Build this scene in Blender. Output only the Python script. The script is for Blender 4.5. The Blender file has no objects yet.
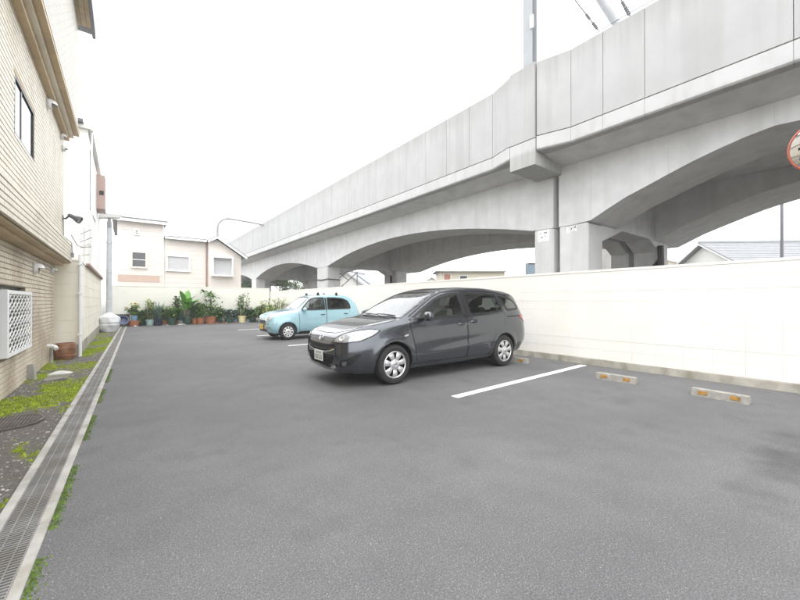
import bpy, bmesh, math, random
import numpy as np
from mathutils import Vector, Matrix, noise
from mathutils.bvhtree import BVHTree
from mathutils.geometry import delaunay_2d_cdt

R = math.radians
random.seed(7)
scene = bpy.context.scene
COL = scene.collection

# ------------------------------------------------------------------ camera, sky, sun, exposure
CAM_H = 1.33
HEAD = math.atan(275.0 / 360.0)           # heading, clockwise from +Y
cam_data = bpy.data.cameras.new('camera')
cam_data.sensor_width = 36.0
cam_data.lens = 360.0 / 800.0 * 36.0
cam_data.clip_start = 0.05
cam_data.clip_end = 3000.0
cam = bpy.data.objects.new('camera', cam_data)
COL.objects.link(cam)
cam.location = (0, 0, CAM_H)
cam.rotation_euler = (R(90.16), 0, -HEAD)
scene.camera = cam

SUN_EL, SUN_AZ = R(62), R(215)            # sun high, behind the camera on the left
scene.cycles.volume_bounces = 2
world = bpy.data.worlds.new('World')
scene.world = world
world.use_nodes = True
wn, wl = world.node_tree.nodes, world.node_tree.links
wn.clear()
sky = wn.new('ShaderNodeTexSky')
sky.sky_type = 'NISHITA'
sky.sun_disc = False
sky.sun_elevation = SUN_EL
sky.sun_rotation = SUN_AZ
sky.air_density = 1.0
sky.dust_density = 3.0
wmix = wn.new('ShaderNodeMix'); wmix.data_type = 'RGBA'
wmix.inputs['Factor'].default_value = 0.86          # thick even cloud over the whole sky
wmix.inputs['B'].default_value = (10.0, 10.1, 10.2, 1)
bg = wn.new('ShaderNodeBackground'); bg.inputs['Strength'].default_value = 0.15
wo = wn.new('ShaderNodeOutputWorld')
wl.new(sky.outputs[0], wmix.inputs['A'])
wl.new(wmix.outputs['Result'], bg.inputs['Color'])
wl.new(bg.outputs[0], wo.inputs[0])

sun_data = bpy.data.lights.new('sun', 'SUN')
sun_data.energy = 0.5
sun_data.angle = R(50)
sun_data.color = (1.0, 0.96, 0.9)
sun = bpy.data.objects.new('sun', sun_data)
COL.objects.link(sun)
sun.location = (-10, -10, 30)
_d = Vector((math.sin(SUN_AZ) * math.cos(SUN_EL), math.cos(SUN_AZ) * math.cos(SUN_EL), math.sin(SUN_EL)))
sun.rotation_euler = _d.to_track_quat('Z', 'Y').to_euler()

vs = scene.view_settings
vs.view_transform = 'Standard'
vs.look = 'None'
vs.gamma = 1.0
vs.use_curve_mapping = False
vs.exposure = 1.28
scene.cycles.max_bounces = 8
scene.cycles.transparent_max_bounces = 12

# ------------------------------------------------------------------ geometry helpers
SH, CH = math.sin(HEAD), math.cos(HEAD)

class MB:
    """collects shapes; build() links them as ONE mesh object"""
    def __init__(self):
        self.v = []; self.f = []; self.m = []; self.cur = 0
    def add(self, vs_, fs_):
        b = len(self.v)
        self.v += [tuple(p) for p in vs_]
        self.f += [tuple(b + i for i in f) for f in fs_]
        self.m += [self.cur] * len(fs_)
        return self
    def hexa(self, p):      # p: 4 bottom (ccw from above), 4 top
        return self.add(p, [(3, 2, 1, 0), (4, 5, 6, 7), (0, 1, 5, 4), (1, 2, 6, 5), (2, 3, 7, 6), (3, 0, 4, 7)])
    def box(self, x0, x1, y0, y1, z0, z1):
        return self.hexa([(x0, y0, z0), (x1, y0, z0), (x1, y1, z0), (x0, y1, z0),
                          (x0, y0, z1), (x1, y0, z1), (x1, y1, z1), (x0, y1, z1)])
    def bbox(self, x0, x1, y0, y1, z0, z1, b):    # box with chamfered vertical and top edges
        def ring(i, z): return [(x0 + i, y0, z), (x1 - i, y0, z), (x1, y0 + i, z), (x1, y1 - i, z), (x1 - i, y1, z), (x0 + i, y1, z), (x0, y1 - i, z), (x0, y0 + i, z)]
        def ring2(z): return [(x0 + b, y0 + b, z), (x1 - b, y0 + b, z), (x1 - b, y0 + b, z), (x1 - b, y1 - b, z), (x1 - b, y1 - b, z), (x0 + b, y1 - b, z), (x0 + b, y1 - b, z), (x0 + b, y0 + b, z)]
        top = [(x0 + b, y0 + b, z1), (x1 - b, y0 + b, z1), (x1 - b, y1 - b, z1), (x0 + b, y1 - b, z1)]
        vs_ = ring(b, z0) + ring(b, z1 - b) + top
        fs_ = [tuple(reversed(range(8)))] + [(i, (i + 1) % 8, 8 + (i + 1) % 8, 8 + i) for i in range(8)]
        fs_ += [(16, 17, 18, 19), (8, 9, 17, 16), (9, 10, 17), (10, 11, 18, 17), (11, 12, 18), (12, 13, 19, 18), (13, 14, 19), (14, 15, 16, 19), (15, 8, 16)]
        return self.add(vs_, fs_)
    def prism_x(self, yz, x0, x1):      # polygon in (y,z), ccw seen from +x
        n = len(yz)
        vs_ = [(x0, y, z) for y, z in yz] + [(x1, y, z) for y, z in yz]
        return self.add(vs_, [tuple(reversed(range(n))), tuple(range(n, 2 * n))] + [(i, (i + 1) % n, n + (i + 1) % n, n + i) for i in range(n)])
    def prism_y(self, xz, y0, y1):
        n = len(xz)
        vs_ = [(x, y0, z) for x, z in xz] + [(x, y1, z) for x, z in xz]
        return self.add(vs_, [tuple(range(n)), tuple(reversed(range(n, 2 * n)))] + [((i + 1) % n, i, n + i, n + (i + 1) % n) for i in range(n)])
    def prism_z(self, xy, z0, z1):
        n = len(xy)
        vs_ = [(x, y, z0) for x, y in xy] + [(x, y, z1) for x, y in xy]
        return self.add(vs_, [tuple(reversed(range(n))), tuple(range(n, 2 * n))] + [(i, (i + 1) % n, n + (i + 1) % n, n + i) for i in range(n)])
    def tube(self, pts, r, n=8, cap=True):
        pts = [Vector(p) for p in pts]
        rs = r if isinstance(r, (list, tuple)) else [r] * len(pts)
        vs_ = []; prev = None
        for i, p in enumerate(pts):
            t = (pts[min(i + 1, len(pts) - 1)] - pts[max(i - 1, 0)]).normalized()
            if prev is None:
                a = Vector((0, 0, 1)) if abs(t.z) < 0.9 else Vector((1, 0, 0))
                u = t.cross(a).normalized()
            else:
                u = (prev - t * prev.dot(t)).normalized()
            prev = u; w = t.cross(u)
            for k in range(n):
                an = 2 * math.pi * k / n
                vs_.append(p + (u * math.cos(an) + w * math.sin(an)) * rs[i])
        fs_ = []
        for i in range(len(pts) - 1):
            for k in range(n):
                k2 = (k + 1) % n
                fs_.append((i * n + k, i * n + k2, (i + 1) * n + k2, (i + 1) * n + k))
        if cap:
            fs_ += [tuple(reversed(range(n))), tuple(range((len(pts) - 1) * n, len(pts) * n))]
        return self.add(vs_, fs_)
    def lathe(self, prof, c=(0, 0, 0), n=20, axis='z'):     # prof: (r, h)
        vs_ = []
        for r_, h_ in prof:
            for k in range(n):
                an = 2 * math.pi * k / n
                a, b = r_ * math.cos(an), r_ * math.sin(an)
                if axis == 'z': p = (a, b, h_)
                elif axis == 'y': p = (a, h_, -b)
                else: p = (h_, a, b)
                vs_.append((p[0] + c[0], p[1] + c[1], p[2] + c[2]))
        fs_ = []
        for i in range(len(prof) - 1):
            for k in range(n):
                k2 = (k + 1) % n
                fs_.append((i * n + k, i * n + k2, (i + 1) * n + k2, (i + 1) * n + k))
        if prof[0][0] > 1e-5: fs_.append(tuple(reversed(range(n))))
        if prof[-1][0] > 1e-5: fs_.append(tuple(range((len(prof) - 1) * n, len(prof) * n)))
        return self.add(vs_, fs_)
    def xf(self, M):
        self.v = [tuple(M @ Vector(p)) for p in self.v]; return self
    def build(self, name, mats, parent=None, smooth=False, world=True, angle=35):
        me = bpy.data.meshes.new(name)
        vv = self.v
        if parent is not None and world:
            inv = Matrix.LocRotScale(parent.location, parent.rotation_euler, parent.scale).inverted()
            if parent.parent is not None:
                pp = parent.parent
                inv = inv @ Matrix.LocRotScale(pp.location, pp.rotation_euler, pp.scale).inverted()
            vv = [tuple(inv @ Vector(p)) for p in vv]
        me.from_pydata(vv, [], self.f)
        mats = mats if isinstance(mats, (list, tuple)) else [mats]
        for m in mats: me.materials.append(M[m])
        if len(mats) > 1: me.polygons.foreach_set('material_index', self.m)
        if smooth:
            me.polygons.foreach_set('use_smooth', [True] * len(me.polygons))
            me.set_sharp_from_angle(angle=R(angle))
        me.update()
        o = bpy.data.objects.new(name, me)
        COL.objects.link(o)
        if parent is not None: o.parent = parent
        return o

def tag(o, label=None, cat=None, group=None, kind=None):
    if label: o['label'] = label
    if cat: o['category'] = cat
    if group: o['group'] = group
    if kind: o['kind'] = kind
    return o
def thing(name, label, cat, loc=(0, 0, 0), rz=0, group=None):
    o = bpy.data.objects.new(name, None)
    o.empty_display_size = 0.2
    COL.objects.link(o)
    o.location = loc; o.rotation_euler = (0, 0, rz)
    return tag(o, label, cat, group)
def share(name, me, parent, loc):
    o = bpy.data.objects.new(name, me)
    COL.objects.link(o); o.parent = parent; o.location = loc
    return o
def on_y(px, py, Y):
    a = (px - 400) / 360.0; d = Y / (CH - SH * a)
    return Vector(((SH + CH * a) * d, Y, CAM_H - (py - 301) / 360.0 * d))
def on_x(px, py, X):
    a = (px - 400) / 360.0; d = X / (SH + CH * a)
    return Vector((X, (CH - SH * a) * d, CAM_H - (py - 301) / 360.0 * d))
def at_d(px, py, d):
    a = (px - 400) / 360.0
    return Vector(((SH + CH * a) * d, (CH - SH * a) * d, CAM_H - (py - 301) / 360.0 * d))

# ------------------------------------------------------------------ materials
M = {}
def mat(name, col, rough=0.6, metal=0.0, var=0.10, scale=6.0, bump=0.0, bscale=80.0, coat=0.0, spec=0.5,
        pos=True, island=0.0, stretch=None, dirt=None, dirt_amt=0.0, dirt_scale=1.5, dirt_stretch=None, alpha=1.0):
    m = bpy.data.materials.new(name); m.use_nodes = True
    nt = m.node_tree; n, l = nt.nodes, nt.links
    p = n['Principled BSDF']
    p.inputs['Roughness'].default_value = rough
    p.inputs['Metallic'].default_value = metal
    p.inputs['Specular IOR Level'].default_value = spec
    p.inputs['Coat Weight'].default_value = coat
    p.inputs['Coat Roughness'].default_value = 0.03
    if pos:
        co = n.new('ShaderNodeNewGeometry').outputs['Position']
    else:
        co = n.new('ShaderNodeTexCoord').outputs['Object']
    def nz(sc, det, st=None):
        t = n.new('ShaderNodeTexNoise'); t.inputs['Scale'].default_value = sc; t.inputs['Detail'].default_value = det
        src = co
        if st:
            mp = n.new('ShaderNodeMapping'); mp.inputs['Scale'].default_value = st
            l.new(co, mp.inputs[0]); src = mp.outputs[0]
        l.new(src, t.inputs['Vector'])
        return t.outputs['Fac']
    def mixc(fac, a, b):
        x = n.new('ShaderNodeMix'); x.data_type = 'RGBA'
        for s, v in (('Factor', fac), ('A', a), ('B', b)):
            if isinstance(v, (int, float)): x.inputs[s].default_value = v
            elif isinstance(v, tuple): x.inputs[s].default_value = (*v, 1) if len(v) == 3 else v
            else: l.new(v, x.inputs[s])
        return x.outputs['Result']
    def mr(v, a, b, c, d):
        x = n.new('ShaderNodeMapRange')
        for i, q in enumerate((a, b, c, d)): x.inputs[i + 1].default_value = q
        l.new(v, x.inputs[0]); return x.outputs[0]
    lo = tuple(c * (1 - var) for c in col); hi = tuple(min(1, c * (1 + var)) for c in col)
    c = mixc(mr(nz(scale, 6, stretch), 0.3, 0.7, 0, 1), lo, hi)
    if dirt:
        c = mixc(mr(nz(dirt_scale, 8, dirt_stretch), 0.48, 0.72, 0, dirt_amt), c, dirt)
    if island:
        g = n.new('ShaderNodeNewGeometry')
        hs = n.new('ShaderNodeHueSaturation')
        l.new(mr(g.outputs['Random Per Island'], 0, 1, 1 - island, 1 + island), hs.inputs['Value'])
        l.new(c, hs.inputs['Color']); c = hs.outputs[0]
    l.new(c, p.inputs['Base Color'])
    if bump:
        b = n.new('ShaderNodeBump'); b.inputs['Strength'].default_value = bump; b.inputs['Distance'].default_value = 0.01
        l.new(nz(bscale, 5), b.inputs['Height']); l.new(b.outputs[0], p.inputs['Normal'])
    M[name] = m
    return m

def glass(name, tint, refl=1.0, ior=1.75):
    m = bpy.data.materials.new(name); m.use_nodes = True
    n, l = m.node_tree.nodes, m.node_tree.links
    n.clear()
    out = n.new('ShaderNodeOutputMaterial')
    tr = n.new('ShaderNodeBsdfTransparent'); tr.inputs[0].default_value = (*tint, 1)
    gl = n.new('ShaderNodeBsdfGlossy'); gl.inputs['Roughness'].default_value = 0.02
    gl.inputs[0].default_value = (refl, refl, refl, 1)
    fr = n.new('ShaderNodeFresnel'); fr.inputs[0].default_value = ior
    mx = n.new('ShaderNodeMixShader')
    l.new(fr.outputs[0], mx.inputs[0]); l.new(tr.outputs[0], mx.inputs[1]); l.new(gl.outputs[0], mx.inputs[2])
    l.new(mx.outputs[0], out.inputs[0])
    M[name] = m

# concrete of the viaduct: vertical rain streaks over a mottled grey
mat('concrete', (0.58, 0.58, 0.575), 0.85, var=0.07, scale=2.3, bump=0.12, bscale=25, dirt=(0.41, 0.405, 0.39), dirt_amt=0.45, dirt_scale=1.0, dirt_stretch=(2.2, 2.2, 0.22))
mat('edge_concrete', (0.46, 0.46, 0.455), 0.85, var=0.05, scale=1.6, bump=0.1, bscale=25, dirt=(0.36, 0.36, 0.34), dirt_amt=0.5, dirt_scale=1.4, dirt_stretch=(3.0, 3.0, 0.5))
mat('concrete_panel', (0.385, 0.385, 0.38), 0.85, var=0.05, scale=1.6, bump=0.1, bscale=25, dirt=(0.29, 0.29, 0.28), dirt_amt=0.5, dirt_scale=1.0, dirt_stretch=(3.0, 3.0, 0.10))
mat('concrete_dark', (0.30, 0.295, 0.28), 0.9, var=0.12, scale=1.2, bump=0.15, bscale=25, dirt=(0.2, 0.19, 0.175), dirt_amt=0.6, dirt_scale=0.8)
mat('kerb_concrete', (0.36, 0.35, 0.325), 0.9, var=0.18, scale=5, bump=0.3, bscale=120, dirt=(0.2, 0.18, 0.13), dirt_amt=0.6, dirt_scale=4)
mat('footing', (0.36, 0.34, 0.29), 0.9, var=0.2, scale=4, bump=0.35, bscale=60, dirt=(0.13, 0.12, 0.075), dirt_amt=0.85, dirt_scale=3.0, dirt_stretch=(1, 1, 0.5))
mat('block_paint', (0.77, 0.755, 0.70), 0.7, var=0.025, scale=1.4, bump=0.08, bscale=70, island=0.012, dirt=(0.74, 0.71, 0.62), dirt_amt=0.3, dirt_scale=1.2, dirt_stretch=(1, 1, 0.35))
mat('tile', (0.66, 0.61, 0.51), 0.5, var=0.06, scale=2.5, bump=0.06, bscale=60, island=0.05, dirt=(0.42, 0.33, 0.21), dirt_amt=0.35, dirt_scale=1.6, dirt_stretch=(1, 1, 0.6))
mat('tile_low', (0.60, 0.53, 0.42), 0.6, var=0.10, scale=2.5, bump=0.1, bscale=60, island=0.07, dirt=(0.30, 0.22, 0.14), dirt_amt=0.8, dirt_scale=1.3, dirt_stretch=(1, 1, 0.7))
mat('tile_pale', (0.55, 0.525, 0.465), 0.5, var=0.04, scale=2, bump=0.05, bscale=60, island=0.03)
mat('mortar', (0.30, 0.25, 0.18), 0.95, var=0.15, scale=8)
mat('mortar_pale', (0.62, 0.58, 0.5), 0.95, var=0.1, scale=8)
mat('tile_tan_shade', (0.50, 0.38, 0.235), 0.6, var=0.1, scale=3, island=0.08)  # tan tone carries the soffit shade and yellow cast in its colour
mat('render_white', (0.82, 0.82, 0.80), 0.8, var=0.03, scale=1.5, bump=0.1, bscale=50, dirt=(0.66, 0.65, 0.6), dirt_amt=0.35, dirt_scale=1.0, dirt_stretch=(1.5, 1.5, 0.25))
mat('cream_panel', (0.78, 0.745, 0.645), 0.7, var=0.05, scale=1.6, bump=0.1, bscale=50, dirt=(0.60, 0.54, 0.38), dirt_amt=0.5, dirt_scale=1.3, dirt_stretch=(1.2, 1.2, 0.4))
mat('siding', (0.69, 0.64, 0.59), 0.7, var=0.03, scale=2, bump=0.05, bscale=60)
mat('siding_band', (0.52, 0.39, 0.32), 0.7, var=0.05, scale=3)
mat('white_trim', (0.78, 0.78, 0.77), 0.45, var=0.03)
mat('alu', (0.62, 0.62, 0.61), 0.35, metal=0.6, var=0.04)
mat('shutter', (0.50, 0.50, 0.51), 0.5, var=0.03)
mat('dark_frame', (0.03, 0.03, 0.035), 0.4, var=0.1)
mat('black', (0.012, 0.012, 0.013), 0.5, var=0.15)
mat('eave_metal', (0.13, 0.13, 0.145), 0.45, var=0.08, scale=3)
mat('brown_pale', (0.40, 0.29, 0.25), 0.6, var=0.06)
mat('brown_panel', (0.30, 0.18, 0.14), 0.55, var=0.08)
mat('pole_pale', (0.50, 0.52, 0.54), 0.5, var=0.05, scale=3)
mat('steel_pole', (0.235, 0.242, 0.25), 0.55, metal=0.0, var=0.06, scale=3, dirt=(0.33, 0.35, 0.37), dirt_amt=0.4, dirt_scale=3)
mat('mast_steel', (0.30, 0.315, 0.33), 0.6, metal=0.0, var=0.05, scale=2)
mat('wire', (0.10, 0.105, 0.11), 0.5, var=0.05)
mat('wire_pale', (0.62, 0.63, 0.64), 0.5, var=0.05)
mat('grate', (0.24, 0.235, 0.225), 0.6, metal=0.3, var=0.2, scale=5, dirt=(0.15, 0.13, 0.10), dirt_amt=0.6, dirt_scale=3)
mat('iron', (0.10, 0.085, 0.075), 0.7, metal=0.4, var=0.25, scale=9, bump=0.2)
mat('pit', (0.02, 0.018, 0.015), 0.95, var=0.2)
mat('terracotta', (0.42, 0.155, 0.07), 0.75, var=0.15, scale=6, bump=0.1, bscale=60)
mat('barrel_brown', (0.24, 0.105, 0.055), 0.4, var=0.3, scale=6, dirt=(0.35, 0.22, 0.14), dirt_amt=0.6, dirt_scale=5)
mat('pot_green', (0.03, 0.085, 0.06), 0.45, var=0.1)
mat('pot_navy', (0.02, 0.03, 0.075), 0.45, var=0.1)
mat('pot_teal', (0.45, 0.62, 0.60), 0.45, var=0.1)
mat('pot_blue', (0.20, 0.38, 0.55), 0.4, var=0.1)
mat('pot_yellow', (0.74, 0.66, 0.36), 0.45, var=0.06)
mat('tub_blue', (0.09, 0.12, 0.22), 0.4, var=0.15)
mat('tarp', (0.66, 0.67, 0.68), 0.35, var=0.08, scale=4)
mat('soil_dark', (0.05, 0.038, 0.028), 0.95, var=0.3, scale=30, bump=0.4)
mat('leaf', (0.12, 0.25, 0.04), 0.5, var=0.3, scale=5, island=0.35)
mat('leaf_dark', (0.07, 0.165, 0.05), 0.5, var=0.3, scale=5, island=0.35)
mat('leaf_light', (0.26, 0.34, 0.08), 0.5, var=0.25, scale=5, island=0.35)
mat('leaf_blue', (0.13, 0.21, 0.17), 0.5, var=0.25, scale=5, island=0.3)
mat('leaf_broad', (0.11, 0.28, 0.035), 0.35, var=0.25, scale=7, island=0.25)
mat('flower', (0.75, 0.6, 0.25), 0.6, var=0.2, island=0.2)
mat('flower_pink', (0.55, 0.25, 0.3), 0.6, var=0.2, island=0.2)
mat('stem', (0.13, 0.12, 0.05), 0.8, var=0.2)
mat('bark', (0.13, 0.10, 0.07), 0.9, var=0.2, scale=10, bump=0.4)
mat('moss', (0.19, 0.25, 0.015), 0.95, var=0.4, scale=9, island=0.4, dirt=(0.10, 0.09, 0.03), dirt_amt=0.5, dirt_scale=5)
mat('moss_dark', (0.075, 0.12, 0.02), 0.95, var=0.4, scale=9, island=0.4)
mat('stone', (0.30, 0.29, 0.27), 0.9, var=0.2, scale=12, island=0.4)
mat('plaster', (0.55, 0.54, 0.51), 0.9, var=0.15, scale=7, bump=0.3)
mat('slab', (0.20, 0.185, 0.165), 0.95, var=0.25, scale=9, bump=0.4, dirt=(0.10, 0.12, 0.04), dirt_amt=0.6, dirt_scale=4)
mat('stop_concrete', (0.27, 0.26, 0.235), 0.85, var=0.2, scale=14, bump=0.5, bscale=90, dirt=(0.22, 0.20, 0.16), dirt_amt=0.8, dirt_scale=9)
mat('reflector', (0.34, 0.17, 0.03), 0.5, var=0.3, scale=40, dirt=(0.10, 0.06, 0.02), dirt_amt=0.9, dirt_scale=25)
mat('road_paint', (0.74, 0.74, 0.73), 0.75, var=0.05, scale=10, bump=0.3, bscale=150, dirt=(0.42, 0.42, 0.41), dirt_amt=0.6, dirt_scale=7)
mat('roof_grey', (0.23, 0.235, 0.245), 0.75, var=0.1, scale=3, island=0.12)
mat('roof_pale', (0.42, 0.42, 0.42), 0.75, var=0.1, scale=2)
mat('house_cream', (0.66, 0.60, 0.48), 0.8, var=0.04)
mat('house_white', (0.74, 0.73, 0.70), 0.8, var=0.04)
mat('timber_red', (0.40, 0.17, 0.11), 0.7, var=0.1)
mat('window_dark', (0.06, 0.07, 0.08), 0.12, var=0.1)
mat('mirror_rim', (0.40, 0.09, 0.045), 0.4, var=0.08)
mat('mirror_face', (0.85, 0.85, 0.85), 0.03, metal=1.0, var=0.0)
mat('rubble', (0.30, 0.13, 0.08), 0.9, var=0.3, scale=9, island=0.5)
mat('sign_white', (0.80, 0.80, 0.79), 0.6, var=0.03)
mat('sign_mark', (0.22, 0.22, 0.22), 0.7, var=0.1)
mat('pale_blue_box', (0.42, 0.55, 0.66), 0.5, var=0.05)
# cars
mat('paint_grey', (0.072, 0.077, 0.088), 0.22, metal=0.75, var=0.02, coat=1.0, pos=False)
mat('paint_blue', (0.30, 0.49, 0.55), 0.32, metal=0.10, var=0.015, coat=1.0, pos=False)
mat('tyre', (0.018, 0.018, 0.018), 0.85, var=0.2, pos=False, bump=0.1)
mat('hubcap', (0.62, 0.62, 0.63), 0.28, metal=0.75, var=0.03, pos=False)
mat('hubcap_white', (0.66, 0.67, 0.67), 0.35, metal=0.3, var=0.03, pos=False)
mat('car_black', (0.010, 0.010, 0.011), 0.38, var=0.1, pos=False)
mat('seam', (0.006, 0.006, 0.007), 0.7, var=0.1, pos=False)
mat('under', (0.008, 0.008, 0.008), 0.9, var=0.1, pos=False)
mat('chrome', (0.72, 0.72, 0.73), 0.10, metal=1.0, var=0.0, pos=False)
mat('lamp_clear', (0.42, 0.43, 0.44), 0.12, metal=0.4, var=0.12, scale=14, coat=1.0, pos=False)
mat('fog_glass', (0.10, 0.10, 0.105), 0.15, var=0.2, coat=1.0, pos=False)
mat('lamp_red', (0.35, 0.015, 0.02), 0.15, var=0.1, coat=1.0, pos=False)
mat('plate_white', (0.74, 0.75, 0.73), 0.5, var=0.02, pos=False)
mat('plate_yellow', (0.72, 0.47, 0.03), 0.5, var=0.02, pos=False)
mat('plate_ink', (0.10, 0.20, 0.14), 0.6, var=0.05, pos=False)
mat('upholstery', (0.16, 0.155, 0.145), 0.9, var=0.12, scale=20, pos=False)
mat('upholstery_pale', (0.40, 0.38, 0.34), 0.9, var=0.1, scale=20, pos=False)
mat('cabin', (0.03, 0.03, 0.032), 0.8, var=0.1, pos=False)
glass('glass_clear', (0.46, 0.53, 0.50))
glass('glass_screen', (0.60, 0.66, 0.63), ior=2.3)
glass('glass_tint', (0.13, 0.155, 0.145))
glass('glass_house', (0.10, 0.11, 0.12))

def asphalt_material():
    m = bpy.data.materials.new('asphalt'); m.use_nodes = True
    n, l = m.node_tree.nodes, m.node_tree.links
    p = n['Principled BSDF']
    geo = n.new('ShaderNodeNewGeometry')
    def tex(kind, sc, det=4):
        t = n.new(kind); t.inputs['Scale'].default_value = sc
        if 'Detail' in t.inputs: t.inputs['Detail'].default_value = det
        l.new(geo.outputs['Position'], t.inputs['Vector']); return t
    def mr(v, a, b, c, d):
        x = n.new('ShaderNodeMapRange')
        for i, q in enumerate((a, b, c, d)): x.inputs[i + 1].default_value = q
        l.new(v, x.inputs[0]); return x.outputs[0]
    def mixc(fac, a, b, bt='MIX'):
        x = n.new('ShaderNodeMix'); x.data_type = 'RGBA'; x.blend_type = bt
        for s, v in (('Factor', fac), ('A', a), ('B', b)):
            if isinstance(v, (int, float)): x.inputs[s].default_value = v
            elif isinstance(v, tuple): x.inputs[s].default_value = (*v, 1)
            else: l.new(v, x.inputs[s])
        return x.outputs['Result']
    big = tex('ShaderNodeTexNoise', 0.42, 6); mid = tex('ShaderNodeTexNoise', 3.2, 8); fine = tex('ShaderNodeTexNoise', 170, 2); grit = tex('ShaderNodeTexNoise', 115, 3)
    vor2 = tex('ShaderNodeTexVoronoi', 120); vor3 = tex('ShaderNodeTexVoronoi', 75)
    c = mixc(mr(big.outputs['Fac'], 0.33, 0.68, 0, 1), (0.094, 0.0945, 0.0965), (0.140, 0.140, 0.1415))
    c = mixc(mr(mid.outputs['Fac'], 0.42, 0.72, 0, 0.45), c, (0.082, 0.082, 0.084))
    c = mixc(mr(fine.outputs['Fac'], 0.42, 0.60, 0, 0.45), c, (0.055, 0.048, 0.050))
    c = mixc(mr(grit.outputs['Fac'], 0.52, 0.68, 0, 0.30), c, (0.25, 0.248, 0.245))
    grain = tex('ShaderNodeTexNoise', 95, 6); grain.inputs['Roughness'].default_value = 0.85
    cb = n.new('ShaderNodeCombineColor'); gv = mr(grain.outputs['Fac'], 0.30, 0.70, 0.45, 1.55)
    for k in range(3): l.new(gv, cb.inputs[k])
    c = mixc(1.0, c, cb.outputs[0], 'MULTIPLY')
    # single pale stones worn bright
    for vv_, thr, rad, colr in ((vor2, 0.95, 0.75, (0.34, 0.337, 0.33)), (vor3, 0.965, 0.60, (0.60, 0.595, 0.58))):
        sp_ = n.new('ShaderNodeSeparateColor'); l.new(vv_.outputs['Color'], sp_.inputs[0])
        mu = n.new('ShaderNodeMath'); mu.operation = 'MULTIPLY'
        l.new(mr(sp_.outputs[1], thr, thr + 0.02, 0, 0.8), mu.inputs[0]); l.new(mr(vv_.outputs['Distance'], rad, rad * 0.6, 0, 1), mu.inputs[1])
        c = mixc(mu.outputs[0], c, colr)
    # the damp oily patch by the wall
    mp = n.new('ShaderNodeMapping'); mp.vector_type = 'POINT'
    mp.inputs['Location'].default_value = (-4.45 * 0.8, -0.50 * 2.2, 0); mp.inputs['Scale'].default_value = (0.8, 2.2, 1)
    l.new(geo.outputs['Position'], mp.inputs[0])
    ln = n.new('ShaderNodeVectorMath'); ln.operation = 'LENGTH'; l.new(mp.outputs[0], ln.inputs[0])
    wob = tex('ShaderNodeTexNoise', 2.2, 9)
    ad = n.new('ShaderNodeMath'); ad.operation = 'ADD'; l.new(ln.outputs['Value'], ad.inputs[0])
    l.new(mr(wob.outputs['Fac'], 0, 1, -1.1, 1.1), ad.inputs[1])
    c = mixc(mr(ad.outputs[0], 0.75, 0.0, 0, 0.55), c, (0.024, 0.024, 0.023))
    # old drips where cars stand
    drip = tex('ShaderNodeTexNoise', 1.6, 7)
    c = mixc(mr(drip.outputs['Fac'], 0.60, 0.74, 0, 0.25), c, (0.055, 0.055, 0.055))
    l.new(c, p.inputs['Base Color'])
    p.inputs['Roughness'].default_value = 0.82
    p.inputs['Specular IOR Level'].default_value = 0.35
    b = n.new('ShaderNodeBump'); b.inputs['Strength'].default_value = 0.4; b.inputs['Distance'].default_value = 0.003
    l.new(grit.outputs['Fac'], b.inputs['Height']); l.new(b.outputs[0], p.inputs['Normal'])
    M['asphalt'] = m
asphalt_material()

def run_off(name, z_lo, z_hi, amt, col):
    # dark algae runs that start ragged at an edge
    m = M[name]; n, l = m.node_tree.nodes, m.node_tree.links; p = n['Principled BSDF']
    src = p.inputs['Base Color'].links[0].from_socket
    geo = n.new('ShaderNodeNewGeometry'); sp = n.new('ShaderNodeSeparateXYZ'); l.new(geo.outputs['Position'], sp.inputs[0])
    mp = n.new('ShaderNodeMapping'); mp.inputs['Scale'].default_value = (5, 5, 0.25); l.new(geo.outputs['Position'], mp.inputs[0])
    t = n.new('ShaderNodeTexNoise'); t.inputs['Scale'].default_value = 1.5; t.inputs['Detail'].default_value = 7; l.new(mp.outputs[0], t.inputs['Vector'])
    a = n.new('ShaderNodeMapRange'); a.inputs[1].default_value = z_lo; a.inputs[2].default_value = z_hi; l.new(sp.outputs['Z'], a.inputs[0])
    s_ = n.new('ShaderNodeMath'); s_.operation = 'ADD'; l.new(a.outputs[0], s_.inputs[0]); l.new(t.outputs['Fac'], s_.inputs[1])
    b = n.new('ShaderNodeMapRange'); b.inputs[1].default_value = 1.0; b.inputs[2].default_value = 1.7; b.inputs[4].default_value = amt; l.new(s_.outputs[0], b.inputs[0])
    x = n.new('ShaderNodeMix'); x.data_type = 'RGBA'; l.new(b.outputs[0], x.inputs['Factor']); l.new(src, x.inputs['A']); x.inputs['B'].default_value = (*col, 1)
    l.new(x.outputs['Result'], p.inputs['Base Color'])
run_off('concrete_panel', 6.9, 8.35, 0.45, (0.20, 0.195, 0.18))
run_off('edge_concrete', 5.95, 5.70, 0.45, (0.17, 0.165, 0.145))

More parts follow.
